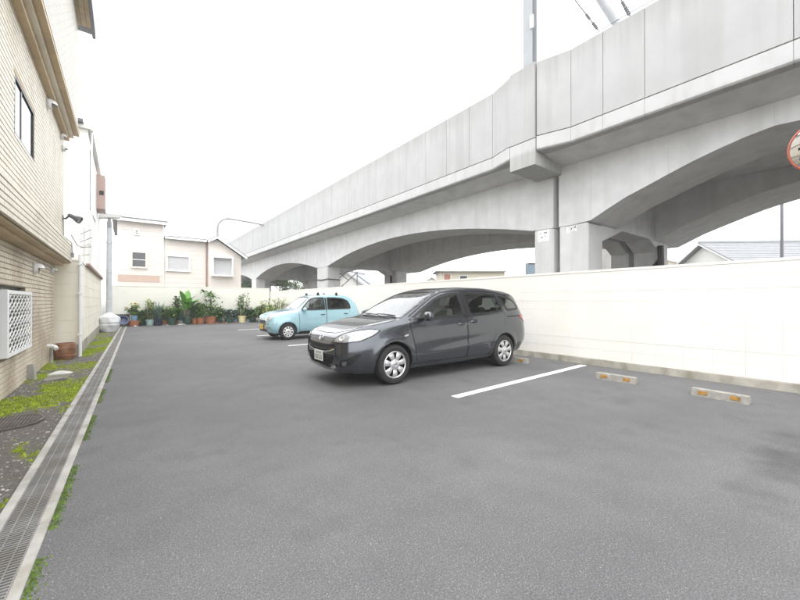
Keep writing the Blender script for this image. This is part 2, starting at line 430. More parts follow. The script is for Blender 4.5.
def strip_material():
    m = bpy.data.materials.new('soil_strip'); m.use_nodes = True
    n, l = m.node_tree.nodes, m.node_tree.links
    p = n['Principled BSDF']; p.inputs['Roughness'].default_value = 0.95
    at = n.new('ShaderNodeAttribute'); at.attribute_name = 'moss'
    geo = n.new('ShaderNodeNewGeometry')
    def tex(sc, det):
        t = n.new('ShaderNodeTexNoise'); t.inputs['Scale'].default_value = sc; t.inputs['Detail'].default_value = det
        l.new(geo.outputs['Position'], t.inputs['Vector']); return t.outputs['Fac']
    def mixc(fac, a, b):
        x = n.new('ShaderNodeMix'); x.data_type = 'RGBA'
        for s, v in (('Factor', fac), ('A', a), ('B', b)):
            if isinstance(v, (int, float)): x.inputs[s].default_value = v
            elif isinstance(v, tuple): x.inputs[s].default_value = (*v, 1)
            else: l.new(v, x.inputs[s])
        return x.outputs['Result']
    g = mixc(tex(30, 6), (0.05, 0.045, 0.04), (0.17, 0.155, 0.135))
    s = mixc(tex(9, 6), (0.09, 0.13, 0.008), (0.27, 0.27, 0.02))
    c = mixc(at.outputs['Fac'], g, s)
    l.new(c, p.inputs['Base Color'])
    b = n.new('ShaderNodeBump'); b.inputs['Strength'].default_value = 0.9; b.inputs['Distance'].default_value = 0.02
    l.new(tex(70, 6), b.inputs['Height']); l.new(b.outputs[0], p.inputs['Normal'])
    M['soil_strip'] = m
strip_material()
mat('earth', (0.11, 0.105, 0.095), 0.95, var=0.2, scale=0.3)
# ------------------------------------------------------------------ the ground
SLOPE = 0.0211
def drain_r(y): return -0.418 + SLOPE * y
DRAIN_W = 0.27
def drain_l(y): return drain_r(y) - DRAIN_W
WALL_X = 7.75       # face of the block wall along the lot
FAR_Y = 24.5        # face of the block wall at the far end

g = MB(); g.add([(-900, -900, -0.2), (900, -900, -0.2), (900, 900, -0.2), (-900, 900, -0.2)], [(0, 1, 2, 3)])
tag(g.build('ground', 'earth'), kind='structure')
a = MB()
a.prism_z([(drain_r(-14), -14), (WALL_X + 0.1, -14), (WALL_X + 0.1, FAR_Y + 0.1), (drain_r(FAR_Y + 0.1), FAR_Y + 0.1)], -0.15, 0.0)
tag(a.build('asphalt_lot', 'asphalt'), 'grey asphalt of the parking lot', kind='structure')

# strip of mossy soil between the drain and the buildings
def moss_at(x, y):
    v = noise.noise(Vector((x * 1.9 + 3.1, y * 1.15, 0.3))) + 0.45 * noise.noise(Vector((x * 6, y * 5, 1.7))) + 0.2 * noise.noise(Vector((x * 19, y * 17, 4.7)))
    v += 0.30 * math.exp(-((y - 7.3) / 1.5) ** 2) * (1 if x < -0.86 else 0.55)
    v += 0.30 * math.exp(-((y - 10.3) / 0.8) ** 2) + 0.35 * math.exp(-((y - 14.0) / 2.0) ** 2)
    v -= 0.35 * math.exp(-((y - 4.6) / 0.9) ** 2)
    v += 0.30 * noise.noise(Vector((x * 11 + 2, y * 9, 8.0)))
    return max(0.0, min(1.0, (v + 0.02) / 0.42))
def strip_h(x, y):
    return -0.018 + 0.012 * noise.noise(Vector((x * 7, y * 7, 0))) + 0.012 * moss_at(x, y)
nx, ny = 34, 640
ys = [-4 + 28.4 * j / ny for j in range(ny + 1)]
vv, ms = [], []
for y in ys:
    x1 = drain_l(y) - 0.004
    for i in range(nx + 1):
        x = -1.9 + (x1 + 1.9) * i / nx
        edge = 0.0 if i < nx else 1.0
        vv.append((x, y, strip_h(x, y))); ms.append(moss_at(x, y))
ff = [(j * (nx + 1) + i, j * (nx + 1) + i + 1, (j + 1) * (nx + 1) + i + 1, (j + 1) * (nx + 1) + i) for j in range(ny) for i in range(nx)]
s = MB(); s.add(vv, ff)
so = s.build('soil_strip', 'soil_strip', smooth=True, angle=180)
at = so.data.attributes.new('moss', 'FLOAT', 'POINT'); at.data.foreach_set('value', ms)
tag(so, 'strip of dark soil with moss beside the drain', kind='structure')

# moss tufts and gravel
mm = MB(); gs = MB()
rng = random.Random(3)
def tuft(mb, x, y, z, r, h):
    n = 5; a0 = rng.random() * 6
    ring = [(x + r * math.cos(a0 + k * 2 * math.pi / n), y + r * math.sin(a0 + k * 2 * math.pi / n), z) for k in range(n)]
    mb.add(ring + [(x + rng.uniform(-r, r) * 0.4, y + rng.uniform(-r, r) * 0.4, z + h)], [(k, (k + 1) % n, n) for k in range(n)])
def pebble(mb, x, y, z, r):
    M3 = Matrix.Rotation(rng.random() * 6, 4, 'Z')
    sx, sy, sz = r * rng.uniform(.7, 1.3), r * rng.uniform(.7, 1.3), r * rng.uniform(.4, .8)
    vs_ = [(sx, 0, 0), (0, sy, 0), (-sx, 0, 0), (0, -sy, 0), (sx * .3, sy * .2, sz), (-sx * .4, -sy * .1, sz * .9)]
    vs_ = [tuple(M3 @ Vector(p) + Vector((x, y, z))) for p in vs_]
    mb.add(vs_, [(0, 1, 4), (1, 2, 5), (1, 5, 4), (2, 3, 5), (3, 0, 4), (3, 4, 5)])
cnt = 0
while cnt < 12000:
    y = 2.5 + 21.0 * rng.random() ** 1.6; x = rng.uniform(-1.34, drain_l(y) - 0.01)
    if y > 11.4 and x < -0.95: x = rng.uniform(-0.9, drain_l(y) - 0.01)
    if rng.random() < moss_at(x, y) ** 1.5:
        tuft(mm, x, y, strip_h(x, y) - 0.004, rng.uniform(.007, .02), rng.uniform(.008, .028)); cnt += 1
md_ = MB()
for i in range(5200):                     # moss line along the asphalt side of the drain
    y = 1.0 + 8 * rng.random() ** 1.4
    if noise.noise(Vector((y * 1.3, 7, 0))) < -0.12: continue
    tuft(md_, drain_r(y) + abs(rng.gauss(0, 0.022)) + 0.004, y, -0.002, rng.uniform(.004, .010), rng.uniform(.004, .012))
tag(mm.build('moss_cover', 'moss'), 'bright green moss growing on the soil strip', 'moss', kind='stuff')
tag(md_.build('moss_line', 'moss_dark'), 'darker moss line along the asphalt side of the drain', 'moss', kind='stuff')
for i in range(3800):
    y = 2.0 + 20 * rng.random() ** 1.5; x = rng.uniform(-1.34, drain_l(y) - 0.012)
    if y > 11.4 and x < -0.95: continue
    if rng.random() > moss_at(x, y) * 0.8: pebble(gs, x, y, strip_h(x, y) - 0.002, rng.uniform(.004, .016))
for i in range(500):
    y = rng.uniform(1, 23); pebble(gs, drain_r(y) + abs(rng.gauss(0, 0.06)), y, -0.001, rng.uniform(.002, .006))
tag(gs.build('gravel', 'stone'), 'loose grey gravel on the soil strip', 'gravel', kind='stuff')

# painted bay lines
def bay_line(x0, y0, x1, y1, w, label):
    d = Vector((x1 - x0, y1 - y0, 0)).normalized(); nrm = Vector((-d.y, d.x, 0)) * w / 2
    N = 60; vs_ = []
    for i in range(N + 1):
        p = Vector((x0, y0, 0.004)) + Vector((x1 - x0, y1 - y0, 0)) * i / N
        for sgn in (-1, 1):
            wob = 1 + 0.05 * noise.noise(Vector((i * 1.7, sgn * 9, y0)))
            q = p + nrm * sgn * wob; vs_.append(tuple(q))
    b = MB(); b.add(vs_, [(2 * i, 2 * i + 2, 2 * i + 3, 2 * i + 1) for i in range(N)])
    o = b.build('bay_line', 'road_paint'); tag(o, label, kind='structure')
bay_line(3.62, 3.50, 7.55, 3.62, 0.13, 'white bay line beside the grey minivan')
bay_line(3.85, 10.5, 7.4, 10.6, 0.13, 'white bay line between the two cars')
bay_line(4.0, 14.2, 7.4, 14.3, 0.13, 'white bay line behind the light blue car')
bay_line(4.1, 17.6, 7.4, 17.7, 0.13, 'white bay line nearest the potted plants')

# ------------------------------------------------------------------ drain
RZ = -math.atan(SLOPE)
def drain_pt(u, y): return (drain_r(0) - DRAIN_W / 2 + u + SLOPE * y, y)
dr = thing('drain_channel', 'long narrow concrete drain with steel gratings along the soil strip', 'drain', (drain_r(0) - DRAIN_W / 2, 0, 0), RZ)
seg = 0.998
kb = MB(); kb.bbox(-0.026, 0.026, 0.003, seg - 0.003, -0.14, 0.006, 0.005)
kme = kb.build('kerb', 'kerb_concrete', world=False); 
def grate_mb():
    b = MB()
    w = 0.078
    for u in (-w, -w * 0.42, w * 0.42, w):
        b.box(u - 0.003, u + 0.003, 0.004, seg - 0.004, -0.03, 0.0005)
    nb = 40
    for i in range(nb):
        y = 0.01 + (seg - 0.02) * i / (nb - 1)
        b.box(-w - .004, w + .004, y - 0.0045, y + 0.0045, -0.024, -0.001)
    return b
gme = grate_mb().build('grating', 'grate', world=False)
first_k = first_g = True
for i in range(-3, 25):
    y0 = i * 1.0
    for sgn in (-1, 1):
        u = sgn * (DRAIN_W / 2 - 0.027)
        if first_k: o = kme; o.parent = dr; o.location = (u, y0, 0); first_k = False
        else: o = share('kerb', kme.data, dr, (u, y0, 0))
    if first_g: gme.parent = dr; gme.location = (0, y0, -0.002); first_g = False
    else: share('grating', gme.data, dr, (0, y0, -0.002))
pit = MB(); pit.box(-0.11, 0.11, -3.0, 25.0, -0.16, -0.09)
pit.build('channel', 'pit', dr, world=False)

# ------------------------------------------------------------------ block walls
BL, BH = 0.40, 0.20
def block_mesh():
    b = MB(); t = 0.004; e = 0.0040
    y0, y1, z0, z1 = 0.0004, BL - 0.0004, 0.0004, BH - 0.0004
    outer = [(0, y0, z0), (0, y1, z0), (0, y1, z1), (0, y0, z1)]
    inn = [(-t, y0 + e, z0 + e), (-t, y1 - e, z0 + e), (-t, y1 - e, z1 - e), (-t, y0 + e, z1 - e)]
    b.add(outer + inn, [(4, 7, 6, 5)] + [(i, 4 + i, 4 + (i + 1) % 4, (i + 1) % 4) for i in range(4)])
    return b
right_wall = thing('block_wall', 'long cream painted block wall beside the viaduct', 'wall', (WALL_X, 10, 0))
Y0, Y1 = -6.0, FAR_Y + 0.1
c = MB(); c.box(WALL_X, WALL_X + 0.12, Y0, Y1, 0.10, 1.93)
c.build('wall_core', 'block_paint', right_wall)
fo = MB()
N = 120
vs_ = []
for i in range(N + 1):
    y = Y0 + (Y1 - Y0) * i / N
    wv = 0.012 * noise.noise(Vector((y * 1.5, 3, 0)))
    vs_ += [(WALL_X - 0.055 + wv, y, -0.10), (WALL_X - 0.04 + wv, y, 0.125 + wv), (WALL_X + 0.05, y, 0.135)]
fo.add(vs_, [f for i in range(N) for f in ((3 * i, 3 * i + 1, 3 * i + 4, 3 * i + 3), (3 * i + 1, 3 * i + 2, 3 * i + 5, 3 * i + 4))])
fo.build('footing', 'footing', right_wall)
bm_ = block_mesh().build('block', 'block_paint', world=False)
cells = []
for j in range(9):
    for i in range(int((Y1 - Y0) / BL)):
        y = Y0 + i * BL; z = 0.13 + j * BH
        d = SH * WALL_X + CH * y; r_ = CH * WALL_X - SH * y
        vis = d > 1 and abs(r_ / d * 360) < 440
        cells.append((0 if vis else 1, d, y, z, j))
cells.sort()
rest = MB(); proto = block_mesh(); first = True
for k, (nv, d, y, z, j) in enumerate(cells):
    px = WALL_X - (0.004 if j < 3 else 0.0) + 0.0015 * math.sin(k * 7.7)
    if k < 300:
        loc = (px - WALL_X, y - 10, z)
        if first: bm_.parent = right_wall; bm_.location = loc; first = False
        else: share('block', bm_.data, right_wall, loc)
    else:
        rest.add([(p[0] + px, p[1] + y, p[2] + z) for p in proto.v], proto.f)
tag(rest.build('far_blocks', 'block_paint', right_wall), kind='stuff')
cp = MB(); cp.box(WALL_X - 0.012, WALL_X + 0.13, Y0, Y1, 1.931, 1.975)
cp.build('coping', 'block_paint', right_wall)

far_wall = thing('block_wall', 'cream block wall across the far end, behind the potted plants', 'wall', (3, FAR_Y, 0))
c = MB(); c.box(-0.75, WALL_X - 0.06, FAR_Y, FAR_Y + 0.12, 0.0, 2.13)
c.build('wall_core', 'block_paint', far_wall)
fb = MB()
for j in range(10):
    for i in range(20):
        x = -0.75 + i * 0.42; z = 0.12 + 0.2 * j
        if x + 0.42 > WALL_X - 0.06: continue
        b = 0.004; t = 0.006
        fb.add([(x + .002, FAR_Y, z + .002), (x + .418, FAR_Y, z + .002), (x + .418, FAR_Y, z + .198), (x + .002, FAR_Y, z + .198),
                (x + .002 + b, FAR_Y - t, z + .002 + b), (x + .418 - b, FAR_Y - t, z + .002 + b), (x + .418 - b, FAR_Y - t, z + .198 - b), (x + .002 + b, FAR_Y - t, z + .198 - b)],
               [(4, 5, 6, 7), (0, 1, 5, 4), (1, 2, 6, 5), (2, 3, 7, 6), (3, 0, 4, 7)])
tag(fb.build('far_blocks', 'block_paint', far_wall), kind='stuff')
cp = MB(); cp.box(-0.78, WALL_X - 0.06, FAR_Y - 0.02, FAR_Y + 0.14, 2.13, 2.18)
cp.build('coping', 'block_paint', far_wall)
fo = MB(); fo.box(-0.75, WALL_X - 0.06, FAR_Y - 0.04, FAR_Y - 0.001, -0.1, 0.115)
fo.build('footing', 'footing', far_wall)

# ------------------------------------------------------------------ railway viaduct
XP, XG, XB = 9.8, 11.0, 12.9            # parapet face, front of girder, back of girder
FX0, FX1 = 16.6, 19.4                   # the girder on the other side
ZC0, ZC1, ZP1, ZW = 5.72, 6.155, 8.31, 5.57
def flare(y, sec):
    if sec == 'near': t = (y - 5.04) / 0.86
    else: t = (7.72 - y) / 0.9
    return XP - 0.27 * max(0.0, min(1.0, t))
def arch_left(y, c, half): return 4.6 - 0.9 * ((y - c) / half) ** 2
def viaduct(sec, name_label, y_lo, y_hi, joints, piers, arch_fn, gsplit):
    t = thing('railway_viaduct', name_label, 'viaduct', (XG, (y_lo + min(y_hi, 40)) / 2, -0.2))
    # deck with its cantilever
    b = MB()
    b.prism_y([(XP + 0.2, 5.73), (XG, ZW), (FX1, ZW), (FX1 + 1.0, 5.73), (FX1 + 1.0, 6.12), (XP + 0.2, 6.12)], y_lo, y_hi)
    b.build('deck', 'concrete', t)
    # edge beam and parapet panels between the joints
    js = sorted(joints)
    for y0, y1 in zip(js[:-1], js[1:]):
        xa, xb = flare(y0, sec), flare(y1, sec)
        g_ = 0.006
        e = MB()
        prof = [(0.0, ZC0 + 0.05), (0.03, ZC0 + 0.012), (0.09, ZC0), (0.45, ZC0 + 0.004), (0.45, ZC1 - 0.02), (0.0, ZC1 - 0.02)]
        ya, yb = y0 + 0.003, y1 - 0.003
        n = len(prof)
        vs_ = [(xa + p, ya, z) for p, z in prof] + [(xb + p, yb, z) for p, z in prof]
        e.add(vs_, [tuple(range(n)), tuple(reversed(range(n, 2 * n)))] + [((i + 1) % n, i, n + i, n + (i + 1) % n) for i in range(n)])
        e.build('edge_beam', 'edge_concrete', t)
        p = MB(); ya, yb = y0 + g_, y1 - g_
        p.hexa([(xa + .012, ya, ZC1 + .012), (xa + .17, ya, ZC1 + .012), (xb + .17, yb, ZC1 + .012), (xb + .012, yb, ZC1 + .012),
                (xa + .012, ya, ZP1), (xa + .17, ya, ZP1), (xb + .17, yb, ZP1), (xb + .012, yb, ZP1)])
        p.build('parapet_panel', 'concrete_panel', t)
    bk = MB(); bk.box(FX1 + 0.85, FX1 + 1.0, y_lo, y_hi, 6.121, ZP1)
    bk.build('parapet_panel', 'concrete_panel', t)
    ck = MB(); ck.box(XP + 0.1, XP + 0.14, y_lo + .02, y_hi - .02, ZC1 - 0.05, ZP1 - 0.3)
    ck.build('joint_backing', 'concrete_dark', t)
    # arched girders, cast in lifts with thin joints
    for (x0, x1, front) in ((XG, XB, True), (FX0, FX1, False)):
        cuts = sorted(gsplit) if front else [y_lo, y_hi]
        for y0, y1 in zip(cuts[:-1], cuts[1:]):
            N = max(2, int((y1 - y0) / 0.45))
            g_ = 0.0015 if front else 0
            yy = [y0 + g_ + (y1 - y0 - 2 * g_) * i / N for i in range(N + 1)]
            zz = [arch_fn(y) for y in yy]
            b = MB(); nn = N + 1
            vs_ = [(x0, y, z) for y, z in zip(yy, zz)] + [(x1, y, z) for y, z in zip(yy, zz)] + [(x0, y, ZW - .001) for y in yy] + [(x1, y, ZW - .001) for y in yy]
            fs_ = []
            for i in range(N):
                fs_ += [(i, i + 1, nn + i + 1, nn + i), (i + 1, i, 2 * nn + i, 2 * nn + i + 1), (nn + i, nn + i + 1, 3 * nn + i + 1, 3 * nn + i)]
            fs_ += [(0, nn, 3 * nn, 2 * nn), (nn + N, N, 2 * nn + N, 3 * nn + N)]
            b.add(vs_, fs_)
            b.build('girder', 'concrete', t)
    for (y0, y1) in piers:
        for (x0, x1) in ((XG + 0.004, XG + 1.0), (FX0 + 0.3, FX0 + 1.4)):
            b = MB(); zt = arch_fn((y0 + y1) / 2) + 0.02
            b.bbox(x0, x1, y0 + .004, y1 - .004, -0.2, zt, 0.05)
            b.build('pier', 'concrete', t)
        b = MB(); m = (y0 + y1) / 2; w = min(0.45, (y1 - y0) / 2 - .03)
        b.prism_y([(XG + 0.95, 3.2), (XB + 0.6, 3.72), (FX0 - 0.6, 3.72), (FX0 + 0.5, 3.2), (FX0 + 0.5, ZW - .002), (XG + 0.95, ZW - .002)], m - w, m + w)
        b.build('cross_beam', 'concrete', t)
    return t
PR = [(5.14, 6.05), (-4.0, -2.94), (-13.1, -12.1)]
pts_r = [(5.14, 3.69), (4.8, 3.87), (4.14, 4.2), (3.54, 4.41), (3.1, 4.58), (2.5, 4.79), (1.79, 4.98), (1.24, 5.07), (1.1, 5.08)]
def arch_r(y):
    if y > 5.14: return 3.69
    k = (5.14 + 3.0) + 1.0
    y = 1.1 + abs(((y - 1.1 + 4.57) % 9.14) - 4.57)
    if y > 5.14: return 3.69
    for (ya, za), (yb, zb) in zip(pts_r[:-1], pts_r[1:]):
        if yb <= y <= ya: return zb + (za - zb) * (y - yb) / (ya - yb)
    return 5.08
PL = [(6.24, 6.93)] + [(22.6 + 16.9 * k, 24.26 + 16.9 * k) for k in range(5)]
def arch_l(y):
    if y < 6.93: return 3.7
    k = math.floor((y - 6.93) / 16.9) if y > 24.26 else 0
    for k in range(6):
        lo = 6.93 if k == 0 else 24.26 + 16.9 * (k - 1)
        hi = 22.6 + 16.9 * k
        if lo <= y <= hi: return arch_left(y, (lo + hi) / 2, (hi - lo) / 2)
    return 3.7
v_near = viaduct('near', 'near section of the grey concrete railway viaduct, right of the vertical gap', -16.0, 5.9 + 0.16,
                 [5.92, 5.04, 4.2, 3.26, 0.86, -1.54, -3.94, -6.34, -8.74, -11.14, -13.54, -16], PR, arch_r, [6.05, 5.05, 3.13, 1.24, -0.9, -3.4, -6, -9, -12, -16])
v_far = viaduct('far', 'long far section of the concrete railway viaduct, receding left behind the cars', 6.22, 90.0,
                [6.84, 7.72, 8.75, 9.9, 11.1, 12.4] + [12.4 + 2.4 * k for k in range(1, 33)], PL, arch_l,
                [6.235, 7.0, 8.7, 10.4, 12.9, 15.4, 17.9, 20.4, 23.4] + [23.4 + 2.6 * k for k in range(1, 26)])
# bracket below the mast, part of the far section
b = MB(); b.bbox(9.5, XG - .002, 5.95, 6.82, 5.33, 6.10, 0.02)
b.build('mast_bracket', 'edge_concrete', v_far)
b = MB(); b.box(9.505, 9.68, 5.96, 6.815, 6.12, ZP1 + 0.03)
b.build('parapet_panel', 'concrete_panel', v_far)
b = MB(); b.box(9.72, 11.0, 6.3, 6.8, 6.11, 6.5); b.build('mast_plinth', 'concrete', v_far)
# number plate and paint marks on the piers
b = MB(); b.box(XG - 0.006, XG + 0.004, 6.37, 6.78, 3.29, 3.68); sg = b.build('notice_plate', 'sign_white', v_far)
b = MB()
for (y0, y1, z0, z1) in ((6.66, 6.72, 3.56, 3.585), (6.45, 6.56, 3.555, 3.60), (6.60, 6.66, 3.42, 3.46), (6.49, 6.53, 3.45, 3.475)):
    b.box(XG - 0.008, XG - 0.0062, y0, y1, z0, z1)
b.build('notice_marks', 'sign_mark', sg)
b = MB()
for (y0, y1, z0, z1) in ((5.74, 5.80, 3.44, 3.64), (5.68, 5.75, 3.44, 3.55), (5.60, 5.66, 3.49, 3.65), (5.62, 5.69, 3.55, 3.60), (5.545, 5.58, 3.49, 3.62), (5.47, 5.53, 3.47, 3.66), (5.50, 5.57, 3.58, 3.65)):
    b.box(XG - 0.003, XG + 0.006, y0, y1, z0, z1)
b.build('painted_marks', 'sign_white', v_near)
# drain pipes on the inner piers
def pipe_thing(label, pts, r, matn='black', cat='pipe', name='drain_pipe', group=None):
    b = MB(); b.tube(pts, r, 8); o = b.build(name, matn, smooth=True); return tag(o, label, cat, group)
pipe_thing('black drain pipe bent down the inner pier seen past the minivan roof', [(FX0 + .22, 24.1, 4.6), (FX0 + .22, 24.1, 4.2), (FX0 + 0.22, 23.2, 3.3), (FX0 + .22, 23.2, -0.2)], 0.09)
pipe_thing('thick black cable bundle hanging by the inner pier right of the marked pier', [(FX0 + .2, 5.05, 3.5), (FX0 + .1, 5.0, 2.8), (FX0 + .05, 5.02, -0.2)], 0.11)
pipe_thing('black cable curving away from the inner pier', [(FX0 + .2, 5.0, 3.1), (FX0 + .1, 5.2, 2.75), (FX0 + .05, 5.45, 2.5), (FX0 + .05, 5.5, -0.2)], 0.07)
pipe_thing('row of dark cables crossing the far pier above the wall', [(XG - .03, 24.9, 2.95), (XG - .04, 24.2, 2.86), (XG - .05, 23.4, 2.8), (XG - .04, 22.55, 2.84), (XG + .9, 22.5, 2.8), (XG + 1.05, 22.8, 2.75)], 0.032, cat='cable', name='cable')

# mast and line gear on the viaduct
mast = thing('catenary_mast', 'pale blue-grey steel mast rising from the bracket at the viaduct gap', 'mast', (10.3, 6.9, 6.5))
b = MB()
b.box(10.16, 10.18, 6.46, 6.78, 6.5, 17); b.box(10.42, 10.44, 6.46, 6.78, 6.5, 17); b.box(10.18, 10.42, 6.61, 6.63, 6.5, 17)
b.build('mast_column', 'mast_steel', mast)
b = MB(); b.box(10.05, 10.55, 6.38, 6.79, 6.50, 6.53); b.build('base_plate', 'mast_steel', mast)
b = MB(); b.box(10.10, 10.16, 6.40, 6.50, 9.9, 10.3); b.build('bracket_clamp', 'white_trim', mast)
st = thing('catenary_stay', 'grey steel stay tube leaning over the parapet at the top edge', 'steel tube', (10.1, 4.6, 8))
p0 = at_d(620, 28, 12.3); p1 = at_d(598, -6, 12.9)
dirv = (p1 - p0)
b = MB(); b.tube([p0 - dirv * 0.9, p1 + dirv * 0.5], 0.13, 12); b.build('stay_tube', 'steel_pole', st, smooth=True)
b = MB(); b.tube([p1 + Vector((0, .2, -.1)), p1 + Vector((-.1, -.2, .05))], 0.06, 8); b.build('clamp', 'alu', st)
pp = thing('catenary_post', 'thin pale post standing behind the parapet beside the grey stay tube', 'post', (10.6, 5.2, 6.12))
q = at_d(599, 30, 12.2)
b = MB(); b.box(q.x - .04, q.x + .04, q.y - .04, q.y + .04, 6.12, 9.6); b.build('post', 'white_trim', pp)
def wire(label, pts, r=0.012, m='wire', beads=()):
    t = thing('overhead_wire', label, 'wire', pts[0])
    P = [Vector(p) for p in pts]
    b = MB(); b.tube(P, r, 5); b.build('wire_strand', m, t)
    for (k, ln, rr) in beads:
        i = min(int(k), len(P) - 2); p = P[i].lerp(P[i + 1], k - i); dd = (P[i + 1] - P[i]).normalized()
        bb = MB()
        for s_ in range(4):
            bb.tube([p + dd * ln * (s_ - 2) / 4, p + dd * ln * (s_ - 1.4) / 4], rr, 8)
        bb.build('insulator', m, t)
    return t
def at_z(px, py, z):
    d = (z - CAM_H) * 360.0 / (301 - py); a = (px - 400) / 360.0
    return Vector(((SH + CH * a) * d, (CH - SH * a) * d, z))
wire('dark feeder wire with insulators running down to the thin pale post', [at_d(560, -22, 12.9), at_d(576, 0, 12.6), at_d(599, 30, 12.2)], 0.024, 'wire', [(1.55, .25, .045), (1.85, .3, .05)])
wire('short dark wire with a stacked insulator at the parapet near the top edge', [at_d(611, -18, 12.8), at_d(622, 0, 12.6), at_d(632, 18, 12.4)], 0.024, 'wire', [(1.25, .3, .05), (1.6, .35, .06)])
wire('pale wire sagging just above the near parapet', [at_d(596, 33, 12.0), at_d(625, 15, 11.6), at_d(660, -4, 11.2), at_d(700, -28, 10.8)], 0.016, 'wire')
wire('faint pale wire crossing the white sky left of the mast', [at_d(480, -14, 30), at_d(465, 0, 31), at_d(400, 62, 38), at_d(345, 112, 50)], 0.028, 'wire_pale')

# lamp post with its curved arm behind the beige house
lp = thing('curved_pole', 'tall grey pole with curved arm behind the beige house', 'pole', (6.1, 33, -0.2))
pts = [(6.1, 33, -0.2), (6.1, 33, 7.2)]
for k in range(1, 8):
    an = math.pi / 2 * k / 7
    pts.append((6.1 + 0.9 * (1 - math.cos(an)), 33, 7.35 + 0.95 * math.sin(an)))
pts += [(7.6, 33, 8.28), (8.8, 33, 8.22), (10.2, 33, 8.1)]
b = MB(); b.tube(pts, [0.10] * 2 + [0.09] * 7 + [0.08] * 3, 10); b.build('pole_shaft', 'steel_pole', lp, smooth=True)
b = MB(); b.box(9.9, 10.35, 32.85, 33.15, 7.98, 8.12); b.build('lamp_head', 'alu', lp)
bx_ = MB(); bx_.box(10.1, 10.6, 33.3, 34.6, 6.12, 8.75); tag(bx_.build('signal_cabinet', 'white_trim'), 'pale signal cabinet showing over the far viaduct parapet', 'cabinet')
# ------------------------------------------------------------------ tiled building on the left
def tile_field(yz_fn, y0, y1, z0, z1, L=0.227, H=0.075, holes=(), bond=True):
    out = []
    nrow = int(round((z1 - z0) / H)); H = (z1 - z0) / nrow
    for j in range(nrow):
        z = z0 + j * H
        off = (j % 2) * L / 2 if bond else 0
        y = y0 - off
        while y < y1 - 0.01:
            a, b = max(y, y0), min(y + L, y1)
            y += L
            if b - a < 0.03: continue
            if any(a < h[1] - .002 and b > h[0] + .002 and z < h[3] - .002 and z + H > h[2] + .002 for h in holes):
                # trim at the opening
                for h in holes:
                    if z < h[3] - .002 and z + H > h[2] + .002:
                        if a < h[0] < b: b = h[0]
                        elif a < h[1] < b: a = h[1]
                        elif a >= h[0] and b <= h[1]: b = a
                if b - a < 0.03: continue
            out.append((a, b, z, z + H))
    return out
def tile_shape(mb, X, a, b, z0, z1, jn=0.0035, jz=0.006, proud=0.009, jit=0.0):
    a += jn; b -= jn; z0 += jz; z1 -= jz; e = 0.003
    x = X + proud + jit
    mb.add([(X, a, z0), (X, b, z0), (X, b, z1), (X, a, z1), (x, a + e, z0 + e), (x, b - e, z0 + e), (x, b - e, z1 - e), (x, a + e, z1 - e)],
           [(4, 5, 6, 7), (0, 1, 5, 4), (1, 2, 6, 5), (2, 3, 7, 6), (3, 0, 4, 7)])
XW0, XW1, XS, XU = -1.33, -1.17, -1.02, -0.92
BY0, BY1 = 1.5, 11.6
tb = thing('tiled_building', 'three storey building clad in narrow cream tiles along the left edge', 'building', (-1.4, 8, -0.1))
GW = (6.62, 8.62, 0.52, 1.55)     # ground floor opening behind the lattice
UW = (6.85, 8.12, 3.54, 4.34)     # upper opening
wall = MB()
def wall_with_hole(mb, X, y0, y1, z0, z1, hole, depth=0.25):
    a, b, c_, d_ = hole
    mb.box(X - depth, X, y0, a, z0, z1); mb.box(X - depth, X, b, y1, z0, z1)
    mb.box(X - depth, X, a, b, z0, c_); mb.box(X - depth, X, a, b, d_, z1)
wall_with_hole(wall, XW0, BY0, BY1, -0.15, 2.30, GW)
w0 = wall.build('wall', 'mortar', tb)
wall = MB(); wall_with_hole(wall, XW1, BY0, BY1, 2.62, 5.2, UW); w1 = wall.build('wall', 'mortar', tb)
wall = MB(); wall.box(XS - 0.4, XS, BY0, BY1, 2.24, 2.66); w2 = wall.build('wall_band', 'mortar', tb)
wall = MB(); wall.box(XU - 0.4, XU, BY0, BY1, 5.36, 8.05); w3 = wall.build('wall', 'mortar_pale', tb)
wall = MB(); wall.box(-6, XW0 - 0.26, BY0, BY1, -0.15, 8.05); wall.build('building_core', 'cream_panel', tb)
# tiles: the 300 nearest of the ground floor are single pieces
low = tile_field(None, 5.2, BY1, -0.02, 2.16, holes=[GW])
def keyd(t):
    y = (t[0] + t[1]) / 2; d = SH * XW0 + CH * y; r_ = CH * XW0 - SH * y
    return (0 if abs(r_ / d * 360) < 402 else 1, d)
low.sort(key=keyd)
jm = MB(); shapes = {}
for k, (a, b, z0, z1) in enumerate(low):
    jit = random.uniform(-.0012, .0012)
    if k < 300:
        key = (round(b - a, 3), round(z1 - z0, 4))
        if key not in shapes:
            m_ = MB(); tile_shape(m_, 0, -(b - a) / 2, (b - a) / 2, 0, z1 - z0)
            o = m_.build('tile', 'tile_low', w0, world=False); shapes[key] = o.data
        else:
            o = share('tile', shapes[key], w0, (0, 0, 0))
        o.location = (XW0 - tb.location.x + jit, (a + b) / 2 - tb.location.y, z0 - tb.location.z)
    else:
        tile_shape(jm, XW0, a, b, z0, z1, jit=jit)
tag(jm.build('further_tiles', 'tile_low', w0), kind='stuff')
jm = MB()
for (a, b, z0, z1) in tile_field(None, 5.2, BY1, 2.70, 5.16, holes=[UW]): tile_shape(jm, XW1, a, b, z0, z1, jit=random.uniform(-.0012, .0012))
tag(jm.build('further_tiles', 'tile', w1), kind='stuff')
jm = MB()
for (a, b, z0, z1) in tile_field(None, 5.2, BY1, 2.25, 2.62): tile_shape(jm, XS, a, b, z0, z1)
tag(jm.build('further_tiles', 'tile', w2), kind='stuff')
jm = MB()
